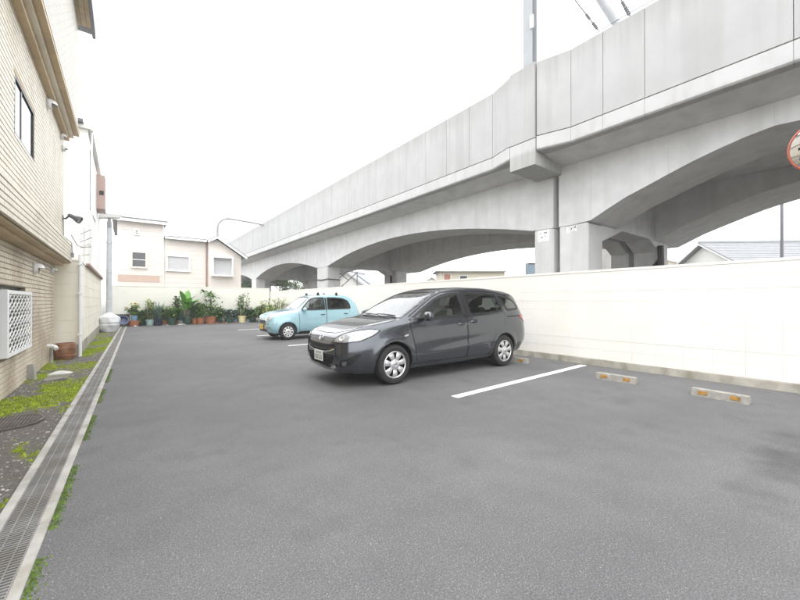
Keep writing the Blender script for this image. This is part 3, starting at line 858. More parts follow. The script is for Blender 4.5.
for (a, b, z0, z1) in tile_field(None, 5.2, BY1, 5.40, 8.05): tile_shape(jm, XU, a, b, z0, z1, proud=0.006)
tag(jm.build('further_tiles', 'tile_pale', w3), kind='stuff')
# end faces: cream tile returns
b = MB(); b.box(XW0 - .3, XW0 + 0.006, BY1, BY1 + 0.02, -0.1, 2.2); b.box(XW1 - .3, XW1 + .006, BY1, BY1 + .02, 2.66, 5.15); b.box(XS - .35, XS + .006, BY1, BY1 + .02, 2.25, 2.63); b.box(XU - .4, XU + .006, BY1, BY1 + .02, 5.4, 8.0)
b.build('end_return', 'tile', tb)
# stepped string courses
def ledge(x0, x1, z0, z1, m, nm='string_course'):
    b = MB(); y = 5.0
    while y < BY1 + 0.03:
        y2 = min(y + 0.60, BY1 + 0.035)
        b.box(x0, x1, y + .002, y2 - .002, z0, z1); y = y2
    return b.build(nm, m, tb)
ledge(XW1 - .05, -1.06, 5.15, 5.235, 'tile_tan_shade'); ledge(XW1 - .05, -0.985, 5.236, 5.30, 'tile'); ledge(XW1 - .05, -0.885, 5.301, 5.37, 'tile_tan_shade')
ledge(-0.99, -0.878, 5.371, 5.398, 'tile_pale')
ledge(XW0 - .05, -1.16, 2.165, 2.215, 'tile_tan_shade'); ledge(XW0 - .05, -1.05, 2.216, 2.249, 'tile_tan_shade')
ledge(XW1 - .05, -1.005, 2.622, 2.665, 'tile'); ledge(XW1 - .05, -1.10, 2.667, 2.695, 'tile_tan_shade')
# eave
b = MB(); b.box(-1.6, -0.66, 3, 11.95, 8.06, 8.16); ev = b.build('eave', 'eave_metal', tb)
b = MB(); y = 3.1
while y < 11.6:
    for x0 in (-0.95, -0.85, -0.75):
        b.box(x0 + .003, x0 + .093, y, min(y + .24, 11.75), 8.045, 8.062)
    y += 0.245
b.build('soffit_tiles', 'tile_tan_shade', ev)
b = MB(); b.box(-0.67, -0.60, 3, 12.0, 8.0, 8.25); b.build('gutter', 'eave_metal', ev)
# upper window
def sliding_window(parent, X, y0, y1, z0, z1, recess, split):
    f = MB(); t = 0.04; x1 = X - recess
    f.box(x1, x1 + .07, y0, y1, z0, z0 + t); f.box(x1, x1 + .07, y0, y1, z1 - t, z1)
    f.box(x1, x1 + .07, y0, y0 + t, z0 + t, z1 - t); f.box(x1, x1 + .07, y1 - t, y1, z0 + t, z1 - t)
    ys_ = y0 + (y1 - y0) * split
    f.box(x1 + .005, x1 + .06, ys_ - .03, ys_ + .03, z0 + t, z1 - t)
    w = f.build('window', 'dark_frame', parent)
    for (a, b_) in ((y0 + t, ys_ - .03), (ys_ + .03, y1 - t)):
        g_ = MB(); g_.box(x1 + .045, x1 + .053, a, b_, z0 + t, z1 - t); g_.build('pane', 'glass_clear', w)
    bl = MB(); bl.box(x1 + .035, x1 + .041, ys_ + .03, y1 - t, z0 + t, z1 - t); bl.build('blind', 'shutter', w)
    dk = MB(); dk.box(x1 - .22, x1 - .2, y0, y1, z0, z1); dk.build('room_dark', 'cabin', w)
    return w
sliding_window(tb, XW1, *UW, 0.06, 0.36)
b = MB()
for z in [UW[2] + 0.075 * k for k in range(11)]:
    b.box(XW1 - .06, XW1 + .014, UW[1] + .001, UW[1] + .03, z + .004, z + .068)
b.build('reveal_tiles', 'tile_tan_shade', tb)
b = MB(); b.box(XW1 - .16, XW1 + .016, UW[0] - .02, UW[1] + .03, UW[2] - .035, UW[2] - .001); b.build('sill', 'tile', tb)
b = MB(); b.box(XW1 - .16, XW1 + .014, UW[0] - .02, UW[1] + .03, UW[3] + .001, UW[3] + .05); b.build('lintel', 'tile_tan_shade', tb)
# ground floor window with its white lattice
gw = sliding_window(tb, XW0, *GW, 0.14, 0.45)
lt = MB(); x0 = XW0 + 0.06; x1 = x0 + 0.02; y0, y1, z0, z1 = 7.02, 8.62, 0.56, 1.48; fr = 0.075
lt.box(x0 - .07, x1, y0, y0 + .10, z0, z1); lt.box(x0, x1, y1 - .055, y1, z0, z1)
lt.box(x0, x1, y0 + .10, y1 - .055, z0, z0 + .05); lt.box(x0, x1, y0 + .10, y1 - .055, z1 - .05, z1)
lat = lt.build('lattice_guard', 'white_trim', tb)
ww, hh = 0.118, 0.118
ny_, nz_ = 7, 8
sh_ = None
for i in range(ny_):
    ya = y0 + .10 + (y1 - y0 - .155) * i / ny_; yb = y0 + .10 + (y1 - y0 - .155) * (i + 1) / ny_
    for s_ in (0, 1):
        pts = []
        for k in range(nz_ + 1):
            z = z0 + .05 + (z1 - z0 - .10) * k / nz_
            y = (ya if (k + s_) % 2 else yb)
            pts.append((y, z))
        b = MB()
        for (pa, pb) in zip(pts[:-1], pts[1:]):
            w = 0.013
            b.hexa([(x0 + .004 * s_, pa[0] - w, pa[1]), (x0 + .012 + .004 * s_, pa[0] - w, pa[1]), (x0 + .012 + .004 * s_, pa[0] + w, pa[1]), (x0 + .004 * s_, pa[0] + w, pa[1]),
                    (x0 + .004 * s_, pb[0] - w, pb[1]), (x0 + .012 + .004 * s_, pb[0] - w, pb[1]), (x0 + .012 + .004 * s_, pb[0] + w, pb[1]), (x0 + .004 * s_, pb[0] + w, pb[1])])
        b.build('lattice_strip', 'white_trim', lat)

# things fixed to the tiled building
def vent_hood(label, X, y, z, r=0.085):
    t = thing('vent_hood', label, 'vent', (X, y, z), group='vent hoods on the tiled wall')
    b = MB(); b.lathe([(r * 1.15, 0), (r * 1.15, 0.012), (r * .9, 0.02)], (X, y, z), 16, 'x'); b.build('flange', 'alu', t, smooth=True)
    b = MB(); n = 8; vs_ = []
    for i in range(n + 1):
        th = math.pi / 2 * i / n
        for k in range(13):
            ph = math.pi * 2 * k / 12
            rr = r * math.cos(th * .96)
            vs_.append((X + .02 + r * 1.25 * math.sin(th), y + rr * math.cos(ph), z + rr * math.sin(ph) * 1.0))
    fs_ = []
    for i in range(n):
        for k in range(12):
            ph = 2 * math.pi * (k + .5) / 12; th = math.pi / 2 * (i + .5) / n
            if math.sin(ph) < -0.25 and i > 1: continue
            fs_.append((i * 13 + k, i * 13 + k + 1, (i + 1) * 13 + k + 1, (i + 1) * 13 + k))
    b.add(vs_, fs_); b.build('hood', 'white_trim', t, smooth=True, angle=60)
    b = MB(); b.lathe([(r * .8, 0.004), (r * .78, 0.035)], (X, y, z), 14, 'x'); b.build('opening', 'black', t)
vent_hood('round white vent hood above the upper window', XW1 + .01, 9.35, 5.02, 0.10)
vent_hood('upper of two small vent hoods at the far end under the string course', XW1 + .01, 11.1, 5.05, 0.07)
vent_hood('lower of two small vent hoods at the far end under the string course', XW1 + .01, 11.35, 4.86, 0.07)
vent_hood('round white vent hood above the white lattice window', XW0 + .01, 9.25, 1.93, 0.10)
vent_hood('small grey vent hood at the corner above the brown barrel', XW0 + .01, 11.2, 2.02, 0.07)
sp = thing('spotlight', 'black spotlight on a short arm at the corner of the tiled building', 'spotlight', (XS, 11.5, 3.0))
b = MB(); b.tube([(XW1 + .005, 11.5, 3.27), (XW1 + .06, 11.5, 3.27), (XW1 + .11, 11.5, 3.33)], 0.018, 8); b.box(XW1, XW1 + .02, 11.46, 11.54, 3.2, 3.34); b.build('arm', 'black', sp)
ax = Vector((0.75, -0.25, -0.42)).normalized()
b = MB(); b.lathe([(0.028, -0.02), (0.045, 0.02), (0.05, 0.10), (0.085, 0.19), (0.088, 0.24), (0.078, 0.24), (0.07, 0.2)], (0, 0, 0), 18)
b.xf(Matrix.Translation((XW1 + .12, 11.5, 3.36)) @ ax.to_track_quat('Z', 'Y').to_matrix().to_4x4()); b.build('lamp_body', 'eave_metal', sp, smooth=True)
b = MB(); b.lathe([(0.0, 0.2), (0.076, 0.21)], (0, 0, 0), 18)
b.xf(Matrix.Translation((XW1 + .12, 11.5, 3.36)) @ ax.to_track_quat('Z', 'Y').to_matrix().to_4x4()); b.build('lens', 'alu', sp)
jb = MB(); jb.bbox(XS + .002, XS + .06, 11.38, 11.47, 2.36, 2.47, .008); tag(jb.build('junction_box', 'steel_pole'), 'small grey junction box on the tiled band below the spotlight', 'box')
b = MB(); b.tube([(XS + .03, 11.42, 2.46), (XS + .02, 11.45, 2.7), (XW1 + .02, 11.5, 2.85), (XW1 + .02, 11.5, 3.2)], .008, 6); tag(b.build('lamp_cable', 'wire'), 'thin grey cable from junction box up to spotlight', 'cable')

# ------------------------------------------------------------------ cream annex and white building behind it
AX = -0.88
an = thing('annex_wall', 'cream panelled annex wall behind the brown barrel', 'wall', (AX, 13, -0.1))
b = MB(); b.box(-2.2, AX - .012, 11.75, 21.5, -0.15, 2.30); b.build('wall_core', 'cream_panel', an)
# panels on the front (facing the camera) and on the lot side
for j in range(7):
    z0 = 0.28 + j * 0.29
    for i in range(2):
        xa = -1.9 + i * 0.5; b = MB(); b.box(xa + .003, min(xa + .5, AX - .0121) - .003, 11.737, 11.749, z0 + .003, z0 + .287); b.build('panel', 'cream_panel', an)
for j in range(7):
    z0 = 0.28 + j * 0.29
    for i in range(12):
        ya = 11.76 + i * 0.81; b = MB(); b.box(AX - .0115, AX, ya + .003, ya + .807, z0 + .003, z0 + .287); b.build('panel', 'cream_panel', an)
b = MB(); b.box(-2.2, AX + .01, 11.72, 21.5, -0.15, 0.275); b.build('plinth', 'footing', an)
b = MB(); b.box(-2.2, AX + .10, 13.2, 21.4, 2.31, 2.37); b.build('ledge', 'brown_panel', an)
b = MB(); b.box(-2.2, AX + .02, 11.70, 13.2, 2.31, 2.35); b.build('coping', 'render_white', an)
dp = thing('downpipe', 'white downpipe at the annex corner', 'pipe', (AX + .03, 11.55, -0.05))
b = MB(); b.tube([(AX + .02, 11.60, -.06), (AX + .02, 11.60, 2.45)], 0.036, 10); b.build('pipe', 'white_trim', dp, smooth=True)
b = MB()
for z in (0.5, 1.5, 2.2):
    b = MB(); b.box(AX - .03, AX + .06, 11.555, 11.70, z, z + .03); b.build('pipe_clip', 'white_trim', dp)

wb_ = thing('white_building', 'white rendered building with brown shutter box behind the annex', 'building', (-2, 18, -0.1))
b = MB(); b.box(-5, AX - .03, 14.5, 23.6, 2.37, 6.55); b.build('wall', 'render_white', wb_)
b = MB(); b.box(-5, AX - .06, 21.5, 23.6, -0.1, 2.37); b.build('wall', 'render_white', wb_)
b = MB(); b.box(-1.5, -1.0, 14.2, 14.9, 6.665, 6.75); b.build('ridge_cap', 'eave_metal', wb_)
b = MB(); b.box(-5, -0.84, 14.40, 23.8, 6.56, 6.66); ro = b.build('roof', 'render_white', wb_)
b = MB(); b.box(-0.839, -0.79, 14.41, 23.8, 6.54, 6.64); b.build('gutter', 'white_trim', ro)
b = MB(); b.tube([(-0.82, 14.6, 6.54), (-0.825, 14.6, 2.4)], .022, 8); b.build('downpipe', 'white_trim', wb_, smooth=True)
f = MB(); y0, y1, z0, z1 = 15.3, 17.9, 4.3, 6.2
for (a_, b_, c_, d_) in ((y0, y1, z0, z0 + .06), (y0, y1, z1 - .06, z1), (y0, y0 + .06, z0 + .06, z1 - .06), (y1 - .06, y1, z0 + .06, z1 - .06)):
    f.box(AX - .03, AX - .015, a_, b_, c_, d_)
wf = f.build('window', 'eave_metal', wb_)
b = MB(); b.box(AX - .029, AX - .02, y0 + .06, y1 - .06, z0 + .06, z1 - .06); b.build('pane', 'white_trim', wf)
b = MB(); b.box(AX - .03, AX + .24, 18.6, 19.6, 5.0, 6.35); sb = b.build('shutter_box', 'brown_pale', wb_)
b = MB(); b.box(AX + .06, AX + .2, 18.585, 18.599, 5.55, 5.72); b.build('vent_grille', 'black', sb)
b = MB(); b.box(AX - .03, AX + .05, 15.0, 15.08, 2.4, 4.2); b.build('pilaster', 'render_white', wb_)
# little aerial and wires at the annex top
ae = thing('aerial', 'thin metal aerial with short rods on the annex roof', 'aerial', (-0.80, 12.6, 2.35))
b = MB(); b.tube([(-0.86, 12.6, 2.34), (-0.86, 12.6, 3.25)], .014, 6); b.build('aerial_mast', 'alu', ae)
for k, (z, l_) in enumerate(((3.1, .28), (2.95, .34), (2.75, .3), (2.6, .22))):
    b = MB(); b.tube([(-0.86 - l_ * .3, 12.6 + l_ * .5, z - .06 * (k % 2)), (-0.86 + l_ * .5, 12.6 - l_ * .5, z + .1 - .05 * k)], .008, 5); b.build('rod', 'wire', ae)
b = MB(); b.tube([(-1.02, 11.55, 2.9), (-0.95, 12.1, 2.72), (-0.86, 12.6, 2.75), (-.86, 13.6, 2.95), (-.86, 15.0, 3.1)], .008, 5); tag(b.build('service_wire', 'wire'), 'thin wire looping from the tiled corner past the aerial', 'wire')

# steel pole with its flat lamp and the wrapped bundle at its foot
ple = thing('lamp_pole', 'pale grey steel pole with flat white lamp near the far wall', 'lamp pole', (-0.56, 20.5, -0.05))
b = MB(); b.tube([(-0.56, 20.5, -0.1), (-0.56, 20.5, 4.85)], [0.115, 0.10], 14); b.build('pole_shaft', 'pole_pale', ple, smooth=True)
b = MB(); b.hexa([(-1.0, 20.3, 4.95), (-0.2, 20.3, 5.05), (-0.2, 20.75, 5.05), (-1.0, 20.75, 4.95), (-1.08, 20.25, 5.13), (-0.12, 20.25, 5.2), (-0.12, 20.8, 5.2), (-1.08, 20.8, 5.13)]); b.build('lamp_head', 'white_trim', ple)
b = MB(); b.box(-0.62, -0.50, 20.36, 20.64, 4.6, 4.97); b.build('lamp_bracket', 'steel_pole', ple)
b = MB()
for z in (1.3, 2.6, 3.9): b.tube([(-.56, 20.5, z), (-.56, 20.5, z + .05)], .125, 14)
b.build('band_clamp', 'alu', ple)
b = MB(); b.tube([(-.45, 20.42, 4.7), (-.36, 20.38, 4.3), (-.40, 20.4, 3.7), (-.44, 20.42, 3.2)], .012, 5); b.build('cable', 'wire', ple)
wr = MB(); n1, n2 = 26, 28; vs_ = []
for i in range(n1 + 1):
    t_ = i / n1
    for k in range(n2):
        a_ = 2 * math.pi * k / n2
        r0 = 0.36 * (0.75 + 0.35 * math.sin(math.pi * min(1, t_ * 1.05)) - 0.55 * max(0, t_ - .78) / .22)
        r0 *= 1 + 0.16 * noise.noise(Vector((math.cos(a_) * 1.6, math.sin(a_) * 1.6, t_ * 3))) + 0.05 * math.sin(a_ * 7 + t_ * 9)
        if 0.42 < t_ < 0.48: r0 *= 0.93
        vs_.append((-0.56 + r0 * math.cos(a_), 20.25 + r0 * math.sin(a_) * .9, -0.03 + 0.86 * t_))
wr.add(vs_, [(i * n2 + k, i * n2 + (k + 1) % n2, (i + 1) * n2 + (k + 1) % n2, (i + 1) * n2 + k) for i in range(n1) for k in range(n2)] + [tuple(range(n1 * n2, (n1 + 1) * n2))])
tag(wr.build('wrapped_bundle', 'tarp', smooth=True, angle=80), 'bundle wrapped in silver sheeting at the foot of the lamp pole', 'bundle')

# barrel, outlet pipe, slab, manhole and posts on the soil strip
bl = thing('ceramic_barrel', 'brown glazed ceramic barrel beside the annex downpipe', 'barrel', (-1.10, 11.3, -0.02))
b = MB(); b.lathe([(0.155, 0), (0.18, 0.06), (0.195, 0.17), (0.195, 0.25), (0.185, .33), (0.19, 0.335), (0.19, 0.375), (0.165, 0.38), (0.16, 0.30), (0.0, 0.29)], (-1.10, 11.3, -0.02), 24); b.build('barrel_body', 'barrel_brown', bl, smooth=True)
b = MB()
for z in (0.09, 0.245): b.lathe([(0.19, z), (0.202, z + .006), (0.202, z + .02), (0.19, z + .026)], (-1.10, 11.3, -0.02), 24)
b.build('rib', 'barrel_brown', bl, smooth=True)
op = thing('outlet_pipe', 'white elbow outlet pipe by the brown barrel', 'pipe', (-1.27, 10.7, 0))
b = MB(); b.tube([(XW0 - .02, 10.75, .36), (XW0 + .09, 10.73, .36), (XW0 + .13, 10.7, .34), (XW0 + .16, 10.65, .30)], .04, 12); b.build('elbow', 'white_trim', op, smooth=True)
b = MB(); b.tube([(XW0 + .05, 10.9, -.03), (XW0 + .05, 10.9, .30)], .03, 10); b.build('stub', 'kerb_concrete', op, smooth=True)
ps = MB(); ps.hexa([(-1.31, 8.70, -.03), (-1.22, 8.66, -.03), (-1.20, 8.72, -.03), (-1.29, 8.76, -.03), (-1.325, 8.72, .24), (-1.245, 8.70, .25), (-1.23, 8.74, .25), (-1.31, 8.76, .24)])
tag(ps.build('marker_post', 'kerb_concrete'), 'short grey post leaning on the tiled wall by the moss', 'post')
sl = MB(); pl = [(-1.08, 8.25), (-0.78, 8.32), (-0.77, 8.85), (-1.06, 8.78)]
sl.prism_z(pl, -0.05, 0.022); tag(sl.build('stone_slab', 'slab'), 'dark flat slab sunk in the mossy soil', 'slab')
pm = MB(); n1, n2 = 6, 18; vs_ = [(-0.95, 9.1, 0.044)]
for i in range(1, n1 + 1):
    for k in range(n2):
        a_ = 2 * math.pi * k / n2; rr = i / n1 * (1 + .25 * noise.noise(Vector((math.cos(a_) * 2, math.sin(a_) * 2, 5))))
        vs_.append((-0.95 + .19 * rr * math.cos(a_), 9.1 + .17 * rr * math.sin(a_), 0.055 * (1 - (i / n1) ** 1.5) - .012))
pm.add(vs_, [(0, 1 + k, 1 + (k + 1) % n2) for k in range(n2)] + [(1 + i * n2 + k, 1 + (i + 1) * n2 + k, 1 + (i + 1) * n2 + (k + 1) % n2, 1 + i * n2 + (k + 1) % n2) for i in range(n1 - 1) for k in range(n2)])
tag(pm.build('plaster_spill', 'plaster', smooth=True), 'pale hardened plaster spill beside the dark slab', 'plaster')
mh = thing('manhole_cover', 'ribbed dark iron drain cover in the moss beside the near wall', 'manhole cover', (-1.02, 5.72, 0))
b = MB(); b.lathe([(0.30, -.03), (0.30, 0.004), (0.275, 0.010), (0.27, 0.002), (0.0, 0.002)], (-1.02, 5.72, 0), 32); b.build('cover_frame', 'iron', mh, smooth=True)
for k in range(-8, 9):
    u = k * 0.03; hl = math.sqrt(max(0, 0.262 ** 2 - u ** 2))
    b = MB(); b.box(-1.02 + u - .009, -1.02 + u + .009, 5.72 - hl, 5.72 + hl, 0.001, 0.011); b.build('rib', 'iron', mh)
# ------------------------------------------------------------------ beige house beyond the far wall
HY = 27.0
hs = thing('beige_house', 'beige sided house with white eaves beyond the far wall', 'house', (3, HY, -0.2))
def siding(x0, x1, z0, z1, y, top=None, m='siding', H=0.30):
    z = z0; k = 0
    while z < z1 - 0.01:
        zt = min(z + H, z1); b = MB()
        xa, xb = x0, x1
        b.hexa([(xa, y - .016, z + .004), (xb, y - .016, z + .004), (xb, y + .0, z + .004), (xa, y + .0, z + .004),
                (xa, y - .010, zt - .004), (xb, y - .010, zt - .004), (xb, y, zt - .004), (xa, y, zt - .004)])
        b.build('siding_board', m, hs); z = zt
b = MB(); b.box(-0.37, 1.95, HY, HY + 7, -0.2, 6.15); b.build('wall', 'siding', hs)
b = MB(); b.box(1.951, 4.40, HY + .02, HY + 7, -0.2, 5.25); b.build('wall', 'siding', hs)
b = MB(); b.prism_y([(4.401, -.2), (6.42, -.2), (6.42, 4.42), (4.85, 5.48), (4.401, 5.2)], HY - .35, HY + 7); b.build('wall', 'siding', hs)
siding(-0.37, 1.95, 2.9, 6.15, HY); siding(1.952, 4.39, 2.2, 5.25, HY + .02)
for j in range(8):
    z0 = 2.2 + j * .3; z1 = min(z0 + .3, 4.4); b = MB(); b.box(4.405, 6.418, HY - .363, HY - .351, z0 + .004, z1 - .004); b.build('siding_board', 'siding', hs)
b = MB(); b.box(-0.37, 1.72, HY - .02, HY, 2.50, 2.88); b.build('brown_band', 'siding_band', hs)
b = MB(); b.box(-0.62, 2.12, HY - .42, HY + 7.2, 6.22, 6.30); r1 = b.build('roof', 'eave_metal', hs)
b = MB(); b.box(-0.60, 2.10, HY - .40, HY - .36, 6.06, 6.219); b.build('fascia', 'white_trim', r1)
b = MB(); b.box(1.96, 4.3, HY - .40, HY + 7.2, 5.36, 5.42); r2 = b.build('roof', 'roof_grey', hs)
b = MB(); b.box(1.96, 4.3, HY - .385, HY - .345, 5.22, 5.358); b.build('fascia', 'white_trim', r2)
def gable_roof(parent, xa, za, xp, zp, xb, zb, y0, y1, th=0.07, m='roof_grey'):
    b = MB(); b.prism_y([(xa, za), (xp, zp), (xb, zb), (xb, zb + th), (xp, zp + th), (xa, za + th)], y0, y1); r = b.build('roof', m, parent)
    b = MB(); b.prism_y([(xa, za - .15), (xp, zp - .15), (xb, zb - .15), (xb, zb - .001), (xp, zp - .001), (xa, za - .001)], y0 - .005, y0 + .035); b.build('fascia', 'white_trim', r)
gable_roof(hs, 4.305, 5.30, 4.85, 5.62, 6.72, 4.36, HY - .75, HY + 7.2)
def house_window(x0, x1, z0, z1, y, shutter=True, box=0.10, m='white_trim'):
    f = MB(); t = 0.09
    for (a_, b_, c_, d_) in ((x0, x1, z0, z0 + t), (x0, x1, z1 - t, z1), (x0, x0 + t, z0 + t, z1 - t), (x1 - t, x1, z0 + t, z1 - t)):
        f.box(a_, b_, y - box, y, c_, d_)
    w = f.build('window', m, hs)
    if shutter:
        zz = z0 + t
        n = int((z1 - z0 - 2 * t) / 0.075)
        for k in range(n):
            zb = z0 + t + (z1 - z0 - 2 * t) * k / n; zt = z0 + t + (z1 - z0 - 2 * t) * (k + 1) / n
            b = MB(); b.hexa([(x0 + t, y - .05, zb), (x1 - t, y - .05, zb), (x1 - t, y - .02, zb), (x0 + t, y - .02, zb), (x0 + t, y - .036, zt - .004), (x1 - t, y - .036, zt - .004), (x1 - t, y - .02, zt - .004), (x0 + t, y - .02, zt - .004)])
            b.build('shutter_slat', 'shutter', w)
    else:
        zm = (z0 + z1) / 2
        for (c_, d_) in ((z0 + t, zm - .02), (zm + .02, z1 - t)):
            b = MB(); b.box(x0 + t, x1 - t, y - .04, y - .032, c_, d_); b.build('pane', 'window_dark' if d_ > zm + .1 and False else 'glass_house', w)
        b = MB(); b.box(x0 + t, x1 - t, y - .05, y - .03, zm - .02, zm + .02); b.build('meeting_rail', 'alu', w)
        b = MB(); b.box(x0 + t, x1 - t, y - .02, y - .017, z0 + t, z1 - t); b.build('curtain', 'shutter', w)
house_window(0.26, 1.08, 3.32, 4.35, HY - .016, shutter=False, m='siding')
house_window(0.42, 0.70, 5.30, 5.69, HY - .016, shutter=False, box=.05, m='alu')
house_window(2.04, 3.38, 3.22, 4.25, HY + .004, box=.12)
house_window(4.55, 5.85, 2.98, 4.30, HY - .363, box=.35)
b = MB(); b.tube([(1.9, HY - .06, 6.1), (1.9, HY - .06, 0)], .035, 8); b.build('downpipe', 'white_trim', hs)
b = MB(); b.tube([(4.32, HY - .06, 5.2), (4.32, HY - .06, 0)], .035, 8); b.build('downpipe', 'brown_panel', hs)
b = MB(); b.box(6.12, 6.2, HY - .39, HY - .36, 4.05, 4.13); b.box(0.0, .14, HY - .03, HY, 5.68, 5.72); b.build('vent_cover', 'alu', hs)

# ------------------------------------------------------------------ buildings seen under and past the viaduct
def hip_house(label, c, w, d_, zw, zr, rz, mwall, mroof, wins, cat='house', over=0.6, ridge=0.4):
    t = thing('distant_house', label, cat, (c[0], c[1], -0.2), rz)
    T = Matrix.Translation((c[0], c[1], 0)) @ Matrix.Rotation(rz, 4, 'Z')
    def put(b, n, m): b.xf(T); return b.build(n, m, t)
    b = MB(); b.box(-w / 2, w / 2, -d_ / 2, d_ / 2, -0.2, zw); put(b, 'wall', mwall)
    o = over; W, D = w / 2 + o, d_ / 2 + o; rr = w / 2 * ridge
    b = MB(); b.add([(-W, -D, zw - .05), (W, -D, zw - .05), (W, D, zw - .05), (-W, D, zw - .05), (-rr, 0, zr), (rr, 0, zr)],
                    [(3, 2, 1, 0), (0, 1, 5, 4), (1, 2, 5), (2, 3, 4, 5), (3, 0, 4)])
    r = put(b, 'roof', mroof)
    b = MB(); b.box(-W - .02, W + .02, -D - .03, -D + .02, zw - .16, zw - .051); put(b, 'gutter', 'white_trim').parent = t
    for (x0, x1, z0, z1, m) in wins:
        f = MB(); f.box(x0, x1, -d_ / 2 - .05, -d_ / 2, z0, z1); wv = put(f, 'window', 'white_trim')
        f = MB(); f.box(x0 + .08, x1 - .08, -d_ / 2 - .06, -d_ / 2 - .051, z0 + .08, z1 - .08); put(f, 'pane', m)
    return t
def gable_house(label, c, w, d_, zw, zr, rz, mwall, mroof, wins=(), over=0.5, courses=0):
    t = thing('distant_house', label, 'house', (c[0], c[1], -0.2), rz)
    T = Matrix.Translation((c[0], c[1], 0)) @ Matrix.Rotation(rz, 4, 'Z')
    def put(b, n, m): b.xf(T); return b.build(n, m, t)
    b = MB(); b.prism_x([(-d_ / 2, -.2), (d_ / 2, -.2), (d_ / 2, zw), (0, zr - .1), (-d_ / 2, zw)], -w / 2, w / 2); put(b, 'wall', mwall)
    D = d_ / 2 + over; ze = zw - (zr - zw) / (d_ / 2) * over; W = w / 2 + over
    for s_ in (-1, 1):
        b = MB()
        b.hexa([(-W, 0, zr), (W, 0, zr), (W, s_ * D, ze), (-W, s_ * D, ze), (-W, 0, zr + .1), (W, 0, zr + .1), (W, s_ * D, ze + .1), (-W, s_ * D, ze + .1)] if s_ > 0 else
               [(-W, -D, ze), (W, -D, ze), (W, 0, zr), (-W, 0, zr), (-W, -D, ze + .1), (W, -D, ze + .1), (W, 0, zr + .1), (-W, 0, zr + .1)])
        r = put(b, 'roof_slope', mroof)
        if courses and s_ < 0:
            n = courses
            for k in range(n):
                t0, t1 = k / n, (k + 1) / n
                ya, yb = -D * (1 - t0), -D * (1 - t1); za, zb = ze + (zr - ze) * t0 + .1, ze + (zr - ze) * t1 + .1
                b = MB(); b.hexa([(-W, ya, za + .002), (W, ya, za + .002), (W, yb, zb + .002), (-W, yb, zb + .002), (-W, ya, za + .06), (W, ya, za + .06), (W, yb, zb + .012), (-W, yb, zb + .012)])
                o = put(b, 'tile_course', mroof)
    b = MB(); b.box(-W, W, -.12, .12, zr + .09, zr + .24); put(b, 'ridge', mroof)
    for s_ in (-1, 1):
        b = MB(); b.prism_x([(-D, ze - .06), (0, zr - .06), (D, ze - .06), (D, ze + .02), (0, zr + .02), (-D, ze + .02)], s_ * W - .03, s_ * W + .03); put(b, 'bargeboard', 'white_trim')
    for (x0, x1, z0, z1, m) in wins:
        f = MB(); f.box(x0, x1, -d_ / 2 - .05, -d_ / 2, z0, z1); put(f, 'window', m)
    return t
p = at_d(468, 280, 46)
hip_house('cream house with grey hip roof framed under the viaduct arch', p, 7.6, 6, 5.0, 6.15, -HEAD, 'house_cream', 'roof_grey',
          [(-3.5, -2.6, 3.2, 4.6, 'timber_red'), (-1.6, -.6, 3.3, 4.4, 'window_dark'), (.6, 1.5, 3.6, 4.2, 'window_dark'), (1.6, 2.5, 3.6, 4.2, 'window_dark'), (2.6, 3.6, 3.7, 4.3, 'timber_red')])
p = at_d(430, 280, 62); gable_house('small pale gabled house left of the cream house', p, 6, 7, 3.2, 5.2, -HEAD + 1.57, 'house_white', 'roof_pale')
p = at_d(356, 280, 58); gable_house('white gabled building with dark frame seen under the left arch', p, 7, 6, 3.6, 5.8, -HEAD + 1.3, 'house_white', 'roof_grey', [(-2, 2, 2.6, 3.6, 'window_dark')])
p = at_d(378, 280, 66); hip_house('pale grey roofed building under the left arch', p, 8, 7, 4.0, 6.6, -HEAD, 'house_white', 'roof_pale', [(-3, -1, 3.2, 3.8, 'window_dark'), (0, 2.4, 3.2, 3.8, 'window_dark')])
p = at_d(752, 262, 30)
gable_house('long grey tiled roof rising over the right block wall', p, 7.5, 8, 3.9, 6.1, -HEAD - .06, 'house_white', 'roof_grey', courses=14)
p = at_d(708, 262, 34); gable_house('smaller grey tiled roof left of the long roof', p, 3.2, 6, 3.7, 5.1, -HEAD - .06, 'house_white', 'roof_grey', courses=8)
p = at_d(672, 262, 40)
bl_ = thing('distant_building', 'low cream building with posts beyond the inner pier', 'building', (p.x, p.y, -.2), -HEAD - .1)
T = Matrix.Translation((p.x, p.y, 0)) @ Matrix.Rotation(-HEAD - .1, 4, 'Z')
b = MB(); b.hexa([(-2.2, 0, -.2), (2.2, 0, -.2), (2.2, 5, -.2), (-2.2, 5, -.2), (-2.2, 0, 6.3), (2.2, 0, 5.1), (2.2, 5, 5.1), (-2.2, 5, 6.3)]); b.xf(T); b.build('wall', 'house_cream', bl_)
b = MB(); b.hexa([(-2.4, -.4, 6.3), (2.4, -.4, 5.06), (2.4, 5, 5.06), (-2.4, 5, 6.3), (-2.4, -.4, 6.55), (2.4, -.4, 5.3), (2.4, 5, 5.3), (-2.4, 5, 6.55)]); b.xf(T); b.build('roof', 'white_trim', bl_)
for x in (-1.0, 1.2):
    b = MB(); b.box(x, x + .3, -.5, -.41, -.2, 5.6); b.xf(T); b.build('post', 'brown_panel' if x < 0 else 'alu', bl_)
p = at_d(610, 262, 34)  # added block; fills the sky gap where the dark viaduct interior belongs
hip_house('added grey brown building closing the sky gap behind the marked pier', p, 5.5, 6, 6.3, 7.4, -HEAD, 'concrete_dark', 'roof_grey', [(-.2, .8, 4.2, 5.4, 'window_dark')], cat='building', over=.2)
p = at_d(782, 262, 20)
up = thing('utility_pole', 'thin dark pole standing before the long grey roof', 'pole', (p.x, p.y, -.2))
